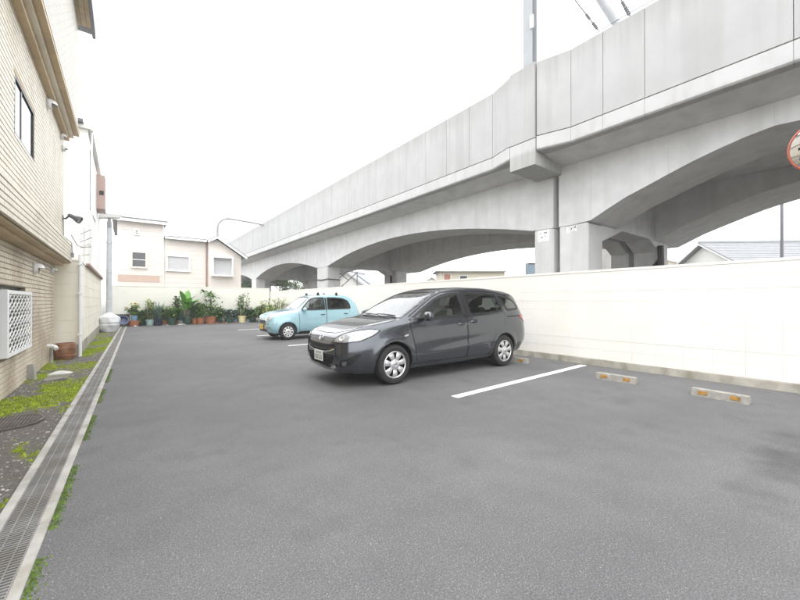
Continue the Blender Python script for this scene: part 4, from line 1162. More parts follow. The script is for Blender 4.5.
b = MB(); b.tube([(p.x, p.y, -.2), (p.x, p.y, 8.0)], .075, 10); b.build('pole_shaft', 'eave_metal', up, smooth=True)
b = MB()
for z in (4.2, 5.4): b.tube([(p.x - .16, p.y + .05, z), (p.x + .05, p.y, z)], .012, 5)
b.build('step_bolt', 'eave_metal', up)
p = at_d(799, 235, 34)
ta = thing('roof_aerial', 'faint roof aerial above the long grey roof at the right edge', 'aerial', (p.x, p.y, 6.2))
b = MB(); b.tube([(p.x, p.y, 5.9), (p.x, p.y, 8.3)], .025, 6); b.build('aerial_mast', 'wire', ta)
for k in range(4):
    z = 7.3 + k * .28; b = MB(); b.tube([(p.x - .45 * CH, p.y + .45 * SH, z), (p.x + .45 * CH, p.y - .45 * SH, z)], .014, 5); b.build('rod', 'wire', ta)
p = at_d(497, 262, 44); b = MB(); b.tube([(p.x, p.y, 5.2), (p.x, p.y, 7.3)], .03, 5); tag(b.build('thin_mast', 'wire'), 'thin dark mast standing on the cream house roof', 'mast')
for (px, w, top, lab) in ((505, .5, 250, 'faint pale chimney right of the cream house'),):
    p = at_d(px, 270, 80); b = MB(); b.box(p.x - w / 2, p.x + w / 2, p.y - w / 2, p.y + w / 2, -.2, CAM_H + (301 - top) / 360 * 80); tag(b.build('chimney', 'house_white'), lab, 'chimney')
p = at_d(531, 270, 24)
pb = thing('blue_box', 'pale blue box with white base beside the marked pier under the arch', 'cabinet', (p.x, p.y, -.2), -HEAD)
T = Matrix.Translation((p.x, p.y, 0)) @ Matrix.Rotation(-HEAD, 4, 'Z')
b = MB(); b.box(-.28, .28, -.3, .3, 2.75, 3.85); b.xf(T); b.build('box_body', 'pale_blue_box', pb)
b = MB(); b.box(-.25, .25, -.28, .28, -.2, 2.749); b.xf(T); b.build('box_base', 'house_white', pb)
b = MB(); b.box(-.285, .285, -.31, -.301, 2.76, 2.82); b.box(-.285, .2, -.31, -.301, 3.74, 3.84); b.xf(T); b.build('box_trim', 'eave_metal', pb)
# rooftop frame under the left arch
p = at_d(349, 276, 40)
rf = thing('roof_frame', 'dark steel roof frame seen past the far pier', 'steel frame', (p.x, p.y, -.2), -HEAD)
T = Matrix.Translation((p.x, p.y, 0)) @ Matrix.Rotation(-HEAD, 4, 'Z')
for (q0, q1) in (((-1.2, 0, -.2), (-1.2, 0, 4.6)), ((.9, 0, -.2), (.9, 0, 4.6)), ((-1.2, 0, 2.6), (.9, 0, 4.5)), ((-1.2, 0, 4.5), (.0, 0, 3.6)), ((-1.3, 0, 2.9), (1, 0, 2.9)), ((.9, 0, 4.2), (2.4, 0, 3.1))):
    b = MB(); b.tube([q0, q1], .05, 6); b.xf(T); b.build('frame_bar', 'eave_metal', rf)

# ------------------------------------------------------------------ trees and plants
def leaf(mb, p, d, L, W, droop=0.3, n=3, up=Vector((0, 0, 1))):
    d = Vector(d).normalized(); side = d.cross(up)
    side = side.normalized() if side.length > 1e-3 else Vector((1, 0, 0))
    vs_, cur, dd = [], Vector(p), d.copy()
    for i in range(n + 1):
        t_ = i / n; w = W * (math.sin(math.pi * min(0.97, 0.12 + 0.86 * t_)) ** 0.8)
        vs_ += [tuple(cur - side * w / 2), tuple(cur + side * w / 2)]
        dd = (dd - Vector((0, 0, droop / n))).normalized(); cur = cur + dd * (L / n)
    mb.add(vs_, [(2 * i, 2 * i + 2, 2 * i + 3, 2 * i + 1) for i in range(n)])
def rdir(rg, el0, el1):
    a = rg.random() * 2 * math.pi; e = rg.uniform(el0, el1)
    return Vector((math.cos(a) * math.cos(e), math.sin(a) * math.cos(e), math.sin(e)))
def tree(label, c, h, rad, m, seed, n=1500, leafsize=.22):
    rg = random.Random(seed)
    t = thing('green_tree', label, 'tree', (c[0], c[1], -.2))
    b = MB(); base = Vector((c[0], c[1], -.2))
    b.tube([base, base + Vector((.05, 0, h * .3)), base + Vector((.1, .1, h * .6))], [.14, .11, .07], 8)
    for k in range(6):
        dv = rdir(rg, .3, 1.0); s_ = base + Vector((.05, .05, h * rg.uniform(.3, .55))); b.tube([s_, s_ + dv * rad * .5, s_ + dv * rad * .8 + Vector((0, 0, .2))], [.05, .035, .015], 6)
    b.build('trunk', 'bark', t)
    f = MB()
    cl = [base + Vector((0, 0, h * .65)) + Vector((rg.gauss(0, rad * .5), rg.gauss(0, rad * .5), rg.gauss(0, h * .16))) for _ in range(22)]
    for i in range(n):
        q = rg.choice(cl) + Vector((rg.gauss(0, rad * .2), rg.gauss(0, rad * .2), rg.gauss(0, rad * .17)))
        leaf(f, q, rdir(rg, -.6, .8), leafsize * rg.uniform(.6, 1.3), leafsize * .5, .4, 2)
    f.build('crown', m, t)
for i, (px, d, h, rad, m, lab) in enumerate(((284, 52, 5.6, 1.6, 'leaf', 'green tree seen under the far left arch'), (297, 60, 5.4, 1.5, 'leaf_dark', 'darker tree beside the green one under the far left arch'), (622, 24, 2.9, .35, 'leaf_light', 'small light green shrub between the inner piers'), (247, 46, 3.9, 1.0, 'leaf_dark', 'dark shrub at the house corner under the viaduct'))):
    q = at_d(px, 285, d); tree(lab, q, h, rad, m, 40 + i, 2600, .30 if d > 30 else .14)

PY = 23.7
def pot_mb(c, r, h, square=False):
    b = MB()
    b.lathe([(r * .74, 0), (r * .78, .01), (r * .95, h * .82), (r * 1.04, h * .83), (r * 1.05, h), (r * .93, h), (r * .90, h * .85), (0, h * .84)], c, 18)
    return b
def potted(name, label, px, pot_r, pot_h, potm, top_py, kind, seed, y=PY, spread=.35, m='leaf', stack=None, dx=0.0):
    q = on_y(px, 320, y); x = q.x + dx; rg = random.Random(seed)
    top = on_y(px, top_py, y).z
    t = thing(name, label, 'potted plant', (x, y, 0), group='potted plants along the far wall')
    z = 0.0
    pot_mb((x, y, z), pot_r, pot_h).build('pot', potm, t, smooth=True)
    b = MB(); b.lathe([(pot_r * .9, pot_h * .85), (pot_r * .5, pot_h * .93), (0, pot_h * .95)], (x, y, 0), 14); b.build('soil', 'soil_dark', t, smooth=True)
    z0 = pot_h * .9
    if stack:
        r2, h2, m2 = stack
        pot_mb((x + .02, y - .05, z0), r2, h2).build('upper_pot', m2, t, smooth=True); z0 += h2 * .9
    H = top - z0
    f = MB(); s = MB(); base = Vector((x, y, z0))
    if kind == 'bush':
        for k in range(24):
            dv = rdir(rg, .25, 1.4); e = base + Vector((dv.x * spread, dv.y * spread * .8, dv.z * H * .9)); mid = base.lerp(e, .5) + Vector((0, 0, .05))
            s.tube([base, mid, e], [.012, .008, .004], 4)
            for i in range(34):
                u = rg.uniform(.2, 1.0); c = (base.lerp(mid, u * 2) if u < .5 else mid.lerp(e, u * 2 - 1)) + Vector((rg.gauss(0, .04), rg.gauss(0, .04), rg.gauss(0, .05)))
                leaf(f, c, rdir(rg, -.3, .9), rg.uniform(.11, .24), rg.uniform(.05, .10), .5, 2)
    elif kind == 'spiky':
        for k in range(150):
            dv = rdir(rg, .35, 1.5); leaf(f, base + Vector((rg.gauss(0, pot_r * .3), rg.gauss(0, pot_r * .3), 0)), dv, H * rg.uniform(.7, 1.15), .045, .5, 4)
        s.tube([base, base + Vector((0, 0, H * .3))], .02, 6)
    elif kind == 'stalks':
        for k in range(14):
            o = Vector((rg.gauss(0, spread * .45), rg.gauss(0, spread * .3), 0)); hh = H * rg.uniform(.55, 1.0)
            e = base + o + Vector((rg.gauss(0, .08), rg.gauss(0, .05), hh)); s.tube([base + o * .4, base + o * .8 + Vector((0, 0, hh * .5)), e], [.012, .010, .006], 5)
            for i in range(34):
                u = rg.uniform(.1, 1.0); c = (base + o * .6).lerp(e, u) + Vector((rg.gauss(0,.05), rg.gauss(0,.04), 0))
                leaf(f, c, rdir(rg, -.2, .9), rg.uniform(.12, .25), rg.uniform(.045, .09), .5, 2)
    elif kind == 'palm':
        for k in range(4):
            o = Vector((rg.gauss(0, spread * .3), rg.gauss(0, .05), 0)); hh = H * rg.uniform(.82, .98); e = base + o + Vector((rg.gauss(0, .08), 0, hh))
            s.tube([base + o * .3, e], [.022, .012], 6)
            for i in range(26): leaf(f, e, rdir(rg, -.1, .8), rg.uniform(.3, .6), .085, .7, 4)
        for i in range(330):
            leaf(f, base + Vector((rg.gauss(0, spread * .5), rg.gauss(0, spread * .4), abs(rg.gauss(H * .25, H * .2)))), rdir(rg, -.1, 1.0), rg.uniform(.16, .34), .085, .5, 2)
    elif kind == 'broad':
        s.tube([base, base + Vector((.02, 0, H * .35))], [.05, .03], 8)
        for k in range(30):
            dv = rdir(rg, .45, 1.4); st_ = base + Vector((0, 0, H * rg.uniform(.12, .45))); L = H * rg.uniform(.28, .42)
            e = st_ + dv * L * .55; s.tube([st_, e], .012, 5)
            fl = MB(); leaf(fl, e, dv, L, L * .5, .55, 6)
            # fold along the midrib
            v2 = []
            for i in range(0, len(fl.v), 2):
                a_, c_ = Vector(fl.v[i]), Vector(fl.v[i + 1]); md = (a_ + c_) / 2 - Vector((0, 0, .12 * (a_ - c_).length)); v2 += [a_, md, c_]
            fl2 = MB(); fl2.add(v2, [q_ for i in range(len(v2) // 3 - 1) for q_ in ((3 * i, 3 * i + 3, 3 * i + 4, 3 * i + 1), (3 * i + 1, 3 * i + 4, 3 * i + 5, 3 * i + 2))])
            fl2.build('leaf_blade', 'leaf_broad', t, smooth=True, angle=20)
    elif kind == 'flowers':
        fl = MB()
        for k in range(20):
            dv = rdir(rg, .3, 1.4); e = base + Vector((dv.x * spread, dv.y * spread, dv.z * H)); s.tube([base, e], [.01, .004], 4)
            for i in range(14): leaf(f, base.lerp(e, rg.uniform(.2, 1)), rdir(rg, -.3, .8), rg.uniform(.14, .26), .09, .5, 2)
            for i in range(5): leaf(fl, e + Vector((rg.gauss(0, .03), rg.gauss(0, .03), rg.gauss(0, .03))), rdir(rg, 0, 1.2), .07, .06, .3, 2)
        fl.build('blossom', 'flower', t)
    if s.v: s.build('stem', 'stem', t)
    if f.v: f.build('foliage', m, t)
    return t
potted('potted_flowers', 'yellow flowered plant in a blue pot stacked on a terracotta pot', 134, .26, .30, 'terracotta', 303, 'flowers', 1, stack=(.15, .28, 'pot_blue'), spread=.45)
potted('potted_shrub', 'thin stalked plant in a pale teal pot left of the navy pot', 150, .20, .34, 'pot_teal', 298, 'stalks', 2, spread=.55, m='leaf_light')
potted('potted_spikes', 'spiky leaved plant in a navy blue pot', 157.5, .21, .38, 'pot_navy', 302, 'spiky', 3, m='leaf_blue')
potted('potted_shrub', 'low bushy plant in a dark green pot left of the broad leaved plant', 172, .25, .38, 'pot_green', 306, 'bush', 4, spread=.55)
potted('broad_leaf_plant', 'tall plant with broad bright green leaves in a dark green pot', 187, .23, .38, 'pot_green', 289, 'broad', 5)
potted('potted_shrub', 'bluish leaved plant in the leftmost of three terracotta pots together', 194.5, .19, .34, 'terracotta', 303, 'bush', 6, m='leaf_dark', spread=.3, y=PY + .15)
potted('potted_shrub', 'dense plant in the middle terracotta pot of the three', 200.5, .22, .36, 'terracotta', 300, 'bush', 7, m='leaf', spread=.35)
potted('potted_palm', 'tall feathery plant in the largest terracotta pot', 210.5, .31, .42, 'terracotta', 291, 'palm', 8, m='leaf', spread=.45)
potted('potted_shrub', 'blue grey leaved plant in a dark pot left of the yellow pot', 229, .27, .32, 'pot_green', 308, 'bush', 9, m='leaf_blue', spread=.45)
potted('potted_shrub', 'tall thin shrub in a pale yellow pot', 242, .24, .42, 'pot_yellow', 291, 'stalks', 10, m='leaf', spread=.5)
potted('potted_shrub', 'green bush right of the yellow pot', 253, .2, .25, 'pot_green', 306, 'bush', 11, m='leaf_dark', spread=.5)
potted('potted_shrub', 'green bush just left of the light blue car bonnet', 262, .2, .25, 'terracotta', 304, 'bush', 12, m='leaf', spread=.5, y=23.4)
potted('potted_shrub', 'light green bush behind the light blue car bonnet', 271, .2, .25, 'pot_green', 302, 'bush', 13, m='leaf_light', spread=.5, y=22.4)
potted('potted_grass', 'tall upright grassy plant behind the light blue car windscreen', 278, .2, .3, 'terracotta', 296, 'stalks', 14, m='leaf_light', spread=.6, y=21.3)
potted('potted_shrub', 'dark purplish spike plant just right of the low bushy plant', 177, .15, .25, 'terracotta', 295, 'stalks', 15, m='leaf_dark', spread=.18, y=PY + .25)
potted('potted_shrub', 'small plant low behind the dark green pot of the broad leaved plant', 181, .15, .22, 'pot_teal', 308, 'spiky', 16, m='leaf_blue', y=PY + .2)
potted('potted_shrub', 'leafy plant between the flowered plant and the thin stalked plant', 142.5, .17, .22, 'pot_green', 308, 'bush', 21, m='leaf', spread=.38, y=PY + .2)
potted('potted_shrub', 'light leaved plant between the navy pot and the low bushy plant', 165, .17, .24, 'terracotta', 304, 'stalks', 22, m='leaf_light', spread=.42, y=PY + .25)
potted('potted_shrub', 'wide leafy plant right of the largest terracotta pot', 219, .18, .22, 'pot_green', 305, 'bush', 23, m='leaf', spread=.45, y=PY + .25)
potted('potted_shrub', 'pale blue leaved plant just left of the yellow pot', 235.5, .17, .2, 'pot_blue', 309, 'bush', 24, m='leaf_blue', spread=.4, y=PY + .25)
potted('potted_shrub', 'leafy plant just right of the yellow pot', 248, .17, .2, 'pot_teal', 307, 'bush', 25, m='leaf', spread=.42, y=PY + .25)
potted('potted_shrub', 'small bush farthest right beside the right wall', 267, .17, .2, 'pot_green', 300, 'stalks', 26, m='leaf_light', spread=.5, y=23.2)
# tub and oddments
q = on_y(122, 325, 23.75)
tu = thing('blue_tub', 'blue plastic tub leaning in a pale crate at the end of the drain', 'tub', (q.x, 23.75, 0))
b = MB(); b.lathe([(0, 0), (.15, 0), (.19, .02), (.23, .22), (.245, .23), (.245, .25), (.21, .25), (.17, .05), (0, .04)], (0, 0, 0), 22); b.xf(Matrix.Translation((q.x + .05, 23.55, .30)) @ Matrix.Rotation(R(68), 4, 'X') @ Matrix.Translation((0, 0, -.12))); b.build('tub_bowl', 'tub_blue', tu, smooth=True)
b = MB(); x, y = q.x - .32, 23.62
b.box(x, x + .03, y, y + .4, 0, .62); b.box(x + .63, x + .66, y, y + .4, 0, .62); b.box(x + .03, x + .63, y + .37, y + .4, 0, .62); b.box(x, x + .66, y, y + .4, .621, .65); b.build('crate', 'kerb_concrete', tu)
rg = random.Random(9)
bm0 = MB(); bm0.bbox(-.105, .105, -.05, .05, 0, .06, .006); br = None
for k in range(16):
    px = rg.uniform(213, 238); q = on_y(px, 324, PY - rg.uniform(-.15, .3)); 
    o = bm0.build('loose_brick', 'rubble', world=False) if br is None else share('loose_brick', br.data, None, (0, 0, 0))
    br = br or o
    o.location = (q.x, q.y, 0.0); o.rotation_euler = (0, 0, rg.random() * 3)
    tag(o, 'loose reddish brick on the ground between terracotta pots and yellow pot', 'brick', 'loose bricks among the pots')
st0 = None
for k in range(12):
    px = rg.choice((137, 141, 165, 168, 181, 183, 247, 252)) + rg.uniform(-2, 2); q = on_y(px, 324, PY - rg.uniform(0, .35)); b = MB(); rng = rg; pebble(b, 0, 0, 0, .10)
    o = b.build('loose_stone', 'plaster' if k % 2 else 'stone', world=False); o.location = (q.x, q.y, 0)
    tag(o, 'loose pale stone at the foot of the potted plants', 'stone', 'loose stones among the pots')

# ------------------------------------------------------------------ wheel stops
def wheel_stop(label, x, y, rz):
    t = thing('wheel_stop', label, 'wheel stop', (x, y, 0), rz, 'concrete wheel stops')
    b = MB(); L = .30
    prof = [(-.065, 0), (.065, 0), (.045, .098), (.035, .105), (-.035, .105), (-.045, .098)]
    n = len(prof); N = 14; vs_ = []
    for i in range(N + 1):
        y_ = -L + 2 * L * i / N; sc = .93 if i in (0, N) else 1
        for (px, pz) in prof: vs_.append((px * sc + .003 * noise.noise(Vector((i, px * 30, y))), y_, pz * (.97 if i in (0, N) else 1) + .003 * noise.noise(Vector((i * .7, 3, y)))))
    b.add(vs_, [tuple(range(n)), tuple(reversed(range(N * n, N * n + n)))] + [(i * n + (k + 1) % n, i * n + k, (i + 1) * n + k, (i + 1) * n + (k + 1) % n) for i in range(N) for k in range(n)])
    b.build('stop_body', 'stop_concrete', t, world=False)
    for yc in (-.17, .17):
        b = MB(); sl_ = .02 / .098
        def P(y_, z_): return (-.065 + sl_ * z_ - .006, y_, z_)
        vs_ = [P(yc - .05, .032), P(yc + .05, .032), P(yc + .05, .078), P(yc - .05, .078)]
        vs2 = [(v[0] + .02, v[1], v[2]) for v in vs_]
        b.add(vs_ + vs2, [(3, 2, 1, 0), (0, 1, 5, 4), (1, 2, 6, 5), (2, 3, 7, 6), (3, 0, 4, 7)])
        b.build('reflector', 'reflector', t, world=False)
wheel_stop('wheel stop with worn reflectors, right of the white bay line', 6.50, 2.58, R(2))
wheel_stop('rightmost wheel stop with orange reflectors, nearest the viewer', 6.41, 1.25, R(-3))
wheel_stop('wheel stop behind the minivan rear wheel, half hidden', 6.78, 4.72, 0)
wheel_stop('wheel stop under the minivan on its far side', 6.78, 6.1, 0)

# ------------------------------------------------------------------ traffic mirror at the right edge
mr_ = thing('traffic_mirror', 'round convex traffic mirror with orange rim at the right edge', 'traffic mirror', (7.0, -0.15, 0))
c = at_d(826, 144, 4.15); nd = Vector((-0.80, 0.10, -0.10)).normalized()
Tm = Matrix.Translation(c) @ nd.to_track_quat('Z', 'Y').to_matrix().to_4x4()
b = MB(); rad = .28
b.lathe([(0.0, .075)] + [(rad * math.sin(a_ * .5) / math.sin(.5), .075 - .20 * (1 - math.cos(a_ * .5 * 1.8)) * .6) for a_ in [k / 14 for k in range(1, 15)]], (0, 0, 0), 48); b.v = [(-p[0], p[1], p[2]) for p in b.v]
b.f = [tuple(reversed(f_)) for f_ in b.f]; b.f = [f_ for f_ in b.f if len(f_) < 40]; b.m = [0] * len(b.f)
b.xf(Tm); b.build('mirror_face', 'mirror_face', mr_, smooth=True, angle=80)
b = MB(); b.lathe([(rad - .005, .02), (rad + .012, .035), (rad + .028, .02), (rad + .028, -.03), (rad - .03, -.08), (0, -.11)], (0, 0, 0), 48); b.f = [f_ for f_ in b.f if len(f_) < 40]; b.m = [0] * len(b.f); b.xf(Tm); b.build('rim', 'mirror_rim', mr_, smooth=True)
b = MB(); pc = c - nd * .22; b.tube([(pc.x, pc.y, 0), (pc.x, pc.y, c.z + .25)], .04, 12); b.tube([(pc.x, pc.y, c.z), tuple(c - nd * .10)], .025, 8); b.build('post', 'mirror_rim', mr_, smooth=True)
# ------------------------------------------------------------------ cars
def pchip(keys):
    xs = np.array([k[0] for k in keys], float); ys_ = np.array([k[1] for k in keys], float)
    h = np.diff(xs); dl = np.diff(ys_) / h; n = len(xs); d = np.zeros(n)
    for i in range(1, n - 1):
        if dl[i - 1] * dl[i] > 0:
            w1 = 2 * h[i] + h[i - 1]; w2 = h[i] + 2 * h[i - 1]
            d[i] = (w1 + w2) / (w1 / dl[i - 1] + w2 / dl[i])
    d[0], d[-1] = dl[0], dl[-1]
    def f(x):
        x = min(max(x, xs[0]), xs[-1]); i = min(max(int(np.searchsorted(xs, x)) - 1, 0), n - 2)
        t = (x - xs[i]) / h[i]
        return float((2 * t ** 3 - 3 * t ** 2 + 1) * ys_[i] + (t ** 3 - 2 * t ** 2 + t) * h[i] * d[i] + (-2 * t ** 3 + 3 * t ** 2) * ys_[i + 1] + (t ** 3 - t ** 2) * h[i] * d[i + 1])
    return f
def chaikin(P, it, closed=False):
    P = [Vector(p) for p in P]
    for _ in range(it):
        Q = [] if closed else [P[0]]
        n = len(P)
        for i in range(n if closed else n - 1):
            a, b = P[i], P[(i + 1) % n]
            Q += [a.lerp(b, .25), a.lerp(b, .75)]
        if not closed: Q.append(P[-1])
        P = Q
    return P
def round_poly(poly, r):
    out = []; n = len(poly)
    for i in range(n):
        a, b, c = Vector(poly[i - 1]), Vector(poly[i]), Vector(poly[(i + 1) % n])
        d1 = min(r, (a - b).length * .42); d2 = min(r, (c - b).length * .42)
        p = b + (a - b).normalized() * d1; q = b + (c - b).normalized() * d2
        for k in range(5):
            t = k / 4; v = p * (1 - t) ** 2 + b * 2 * t * (1 - t) + q * t * t; out.append((v.x, v.y))
    return out
def inside(poly, p):
    x, y = p; c = False; n = len(poly)
    for i in range(n):
        x1, y1 = poly[i]; x2, y2 = poly[(i + 1) % n]
        if (y1 > y) != (y2 > y) and x < (x2 - x1) * (y - y1) / (y2 - y1) + x1: c = not c
    return c
def edge_dist(poly, p):
    best = 9; px, py = p; n = len(poly)
    for i in range(n):
        x1, y1 = poly[i]; x2, y2 = poly[(i + 1) % n]
        dx, dy = x2 - x1, y2 - y1; L2 = dx * dx + dy * dy or 1e-12
        t = max(0, min(1, ((px - x1) * dx + (py - y1) * dy) / L2))
        best = min(best, math.hypot(px - x1 - t * dx, py - y1 - t * dy))
    return best
def resample(poly, step):
    out = []; n = len(poly)
    for i in range(n):
        a, b = poly[i], poly[(i + 1) % n]; L = math.hypot(b[0] - a[0], b[1] - a[1]); k = max(1, int(math.ceil(L / step)))
        for j in range(k): out.append((a[0] + (b[0] - a[0]) * j / k, a[1] + (b[1] - a[1]) * j / k))
    return out

class Car:
    def __init__(self, K):
        self.K = K
        F = {k: pchip(K[k]) for k in ('zb', 'zt', 'zs', 'w', 'wt', 'ws', 'wlo')}
        L = K['L']
        N = 150
        # finer stations near both ends
        us = [0.5 - 0.5 * math.cos(math.pi * i / N) for i in range(N + 1)]
        xs = sorted(set([round(L * (0.55 * u + 0.45 * i / N), 4) for i, u in enumerate(us)]))
        secs = []
        for x in xs:
            zb, zt, zs, w, wt, ws, wlo = (F[k](x) for k in ('zb', 'zt', 'zs', 'w', 'wt', 'ws', 'wlo'))
            hh = zs - zb
            ctrl = [(0, zb), (wlo * .55, zb), (wlo * .93, zb), (wlo, zb + hh * .10), (w * .985, zb + hh * .26), (w, zb + hh * .45), (w * .998, zb + hh * .66), (ws + (w - ws) * .35, zb + hh * .90),
                    (ws, zs), (ws + (wt - ws) * .12, zs + (zt - zs) * .14), (ws + (wt - ws) * .60, zs + (zt - zs) * .58), (wt, zs + (zt - zs) * .90), (wt * .90, zs + (zt - zs) * .985), (wt * .5, zt), (0, zt)]
            P = chaikin([(a, b, 0) for a, b in ctrl], 2)
            secs.append([(p.x, p.y) for p in P])
        n = len(secs[0])
        V = []; Fc = []
        for x, sc in zip(xs, secs):
            ring = [(x, -y, z) for y, z in sc] + [(x, y, z) for y, z in reversed(sc[1:-1])]
            V += ring
        m = 2 * n - 2
        for i in range(len(xs) - 1):
            for k in range(m):
                k2 = (k + 1) % m
                Fc.append((i * m + k, (i + 1) * m + k, (i + 1) * m + k2, i * m + k2))
        Fc.append(tuple(range(m))); Fc.append(tuple(reversed(range((len(xs) - 1) * m, len(xs) * m))))
        for fn in K.get('sculpt', []): V = [fn(*p) for p in V]
        self.bvh = BVHTree.FromPolygons([Vector(p) for p in V], Fc)
        self.V, self.F = V, Fc
        self.root = None
    def frame(self, D):
        D = Vector(D).normalized(); up = Vector((0, 0, 1))
        U = D.cross(up).normalized() if abs(D.z) < .95 else Vector((0, 1, 0))
        W = U.cross(D).normalized()
        return D, U, W
    def hit(self, o, D):
        loc, nrm, i, dist = self.bvh.ray_cast(o - D * 4, D)
        if loc is None:
            loc, nrm, i, dist = self.bvh.find_nearest(o)
        if nrm.dot(D) > 0: nrm = -nrm
        return loc, nrm
    def to2d(self, pts, D):
        D, U, W = self.frame(D)
        return [(Vector(p).dot(U), Vector(p).dot(W)) for p in pts]
    def patch(self, pts, D, off, step=0.04, rnd=2, hole=None, skirt=0.012, mb=None, flat=False):
        Dv, U, W = self.frame(D)
        poly = self.to2d(pts, D)
        if rnd: poly = round_poly(poly, .045 * rnd)
        bd = resample(poly, step)
        coords = [Vector(p) for p in bd]; edges = [(i, (i + 1) % len(bd)) for i in range(len(bd))]
        hpoly = None
        if hole is not None:
            hpoly = self.inset(poly, hole); hb = resample(hpoly, step); b0 = len(coords)
            coords += [Vector(p) for p in hb]; edges += [(b0 + i, b0 + (i + 1) % len(hb)) for i in range(len(hb))]
        x0, x1 = min(p[0] for p in poly), max(p[0] for p in poly); y0, y1 = min(p[1] for p in poly), max(p[1] for p in poly)
        nx_, ny_ = int((x1 - x0) / step) + 1, int((y1 - y0) / step) + 1
        for i in range(nx_):
            for j in range(ny_):
                q = (x0 + (i + .5) * (x1 - x0) / nx_, y0 + (j + .5) * (y1 - y0) / ny_)
                if inside(poly, q) and edge_dist(poly, q) > step * .4:
                    if hpoly and (inside(hpoly, q) or edge_dist(hpoly, q) < step * .3): continue
                    coords.append(Vector(q))
        vs2, es, fs, *_ = delaunay_2d_cdt(coords, edges, [], 1, 1e-6)
        out = []; fl = []
        for v in vs2:
            o = U * v[0] + W * v[1]
            loc, nr = self.hit(o, Dv); out.append(loc + nr * off)
        nv = len(out)
        for f in fs:
            cx_, cy_ = sum(vs2[i][0] for i in f) / len(f), sum(vs2[i][1] for i in f) / len(f)
            if not inside(poly, (cx_, cy_)): continue
            if hpoly and inside(hpoly, (cx_, cy_)): continue
            a, b, c = (out[i] for i in f[:3])
            fl.append(tuple(f) if (b - a).cross(c - a).dot(Dv) < 0 else tuple(reversed(f)))
        ec = {}
        for f in fl:
            for i in range(len(f)):
                a, b = f[i], f[(i + 1) % len(f)]; ec[(a, b)] = 1
        sk = {}
        for (a, b) in list(ec):
            if (b, a) not in ec:
                for q in (a, b):
                    if q not in sk:
                        sk[q] = len(out); out.append(out[q] + Dv * (skirt + off))
                fl.append((b, a, sk[a], sk[b]))
        mb = mb or MB(); mb.add(out, fl); return mb
    def inset(self, poly, d):
        n = len(poly); out = []
        ar = sum(poly[i][0] * poly[(i + 1) % n][1] - poly[(i + 1) % n][0] * poly[i][1] for i in range(n))
        s_ = 1 if ar > 0 else -1
        for i in range(n):
            a, b, c = poly[i - 1], poly[i], poly[(i + 1) % n]
            e1 = Vector((b[0] - a[0], b[1] - a[1])).normalized(); e2 = Vector((c[0] - b[0], c[1] - b[1])).normalized()
            nn = Vector((-(e1.y + e2.y), e1.x + e2.x)) * s_
            if nn.length < 1e-6: nn = Vector((-e1.y, e1.x)) * s_
            nn.normalize(); k = max(.5, nn.dot(Vector((-e1.y, e1.x)) * s_))
            out.append((b[0] + nn.x * d / k, b[1] + nn.y * d / k))
        return out
    def ribbon(self, pts, D, w, off, mb=None, step=.03):
        Dv, U, W = self.frame(D); P = self.to2d(pts, D); Q = []
        for a, b in zip(P[:-1], P[1:]):
            k = max(1, int(math.hypot(b[0] - a[0], b[1] - a[1]) / step)); Q += [(a[0] + (b[0] - a[0]) * j / k, a[1] + (b[1] - a[1]) * j / k) for j in range(k)]
        Q.append(P[-1]); vs_ = []
        for i, q in enumerate(Q):
            a, b = Q[max(0, i - 1)], Q[min(len(Q) - 1, i + 1)]; t = Vector((b[0] - a[0], b[1] - a[1])).normalized(); nr2 = Vector((-t.y, t.x)) * w / 2
            for s_ in (-1, 1):
                loc, nr = self.hit(U * (q[0] + s_ * nr2.x) + W * (q[1] + s_ * nr2.y), Dv); vs_.append(loc + nr * off)
        mb = mb or MB(); fs = []
        for i in range(len(Q) - 1):
            f = (2 * i, 2 * i + 2, 2 * i + 3, 2 * i + 1); a, b, c = (vs_[j] for j in f[:3])
            fs.append(f if (b - a).cross(c - a).dot(Dv) < 0 else tuple(reversed(f)))
        mb.add(vs_, fs); return mb
    def mirror(self, pts): return [(x, -y, z) for x, y, z in pts]
    def finish_body(self, windows, wells, matn, cut_margin=0.022):
        """wells: (x, z, r) cut by boolean; windows: (pts, D, rnd) opened in the shell"""
        me = bpy.data.meshes.new('body'); me.from_pydata(self.V, [], self.F); me.update()
        bmx = bmesh.new(); bmx.from_mesh(me); bmesh.ops.recalc_face_normals(bmx, faces=bmx.faces); bmx.to_mesh(me); bmx.free()
        o = bpy.data.objects.new('body', me); COL.objects.link(o)
        cut = MB(); hw = max(k[1] for k in self.K['w']) + .1
        for (x, z, r) in wells:
            for s_ in (-1, 1):
                ya, yb = sorted((s_ * hw, s_ * (hw - .42)))
                cut.lathe([(r, ya), (r, yb)], (x, 0, z), 56, 'y')
        cm = bpy.data.meshes.new('cut'); cm.from_pydata(cut.v, [], cut.f)
        bmx = bmesh.new(); bmx.from_mesh(cm); bmesh.ops.recalc_face_normals(bmx, faces=bmx.faces); bmx.to_mesh(cm); bmx.free()
        co = bpy.data.objects.new('cut', cm); COL.objects.link(co)
        md = o.modifiers.new('b', 'BOOLEAN'); md.operation = 'DIFFERENCE'; md.object = co; md.solver = 'EXACT'
        dg = bpy.context.evaluated_depsgraph_get(); ev_ = o.evaluated_get(dg); me2 = bpy.data.meshes.new_from_object(ev_)
        bpy.data.objects.remove(o); bpy.data.objects.remove(co)
        bmx = bmesh.new(); bmx.from_mesh(me2)
        kill = set()
        polys = []
        for pts, D, rnd in windows:
            Dv, U, W = self.frame(D); poly = self.to2d(pts, D)
            if rnd: poly = round_poly(poly, .045 * rnd)
            polys.append((Dv, U, W, poly, min(p[0] for p in poly), max(p[0] for p in poly)))
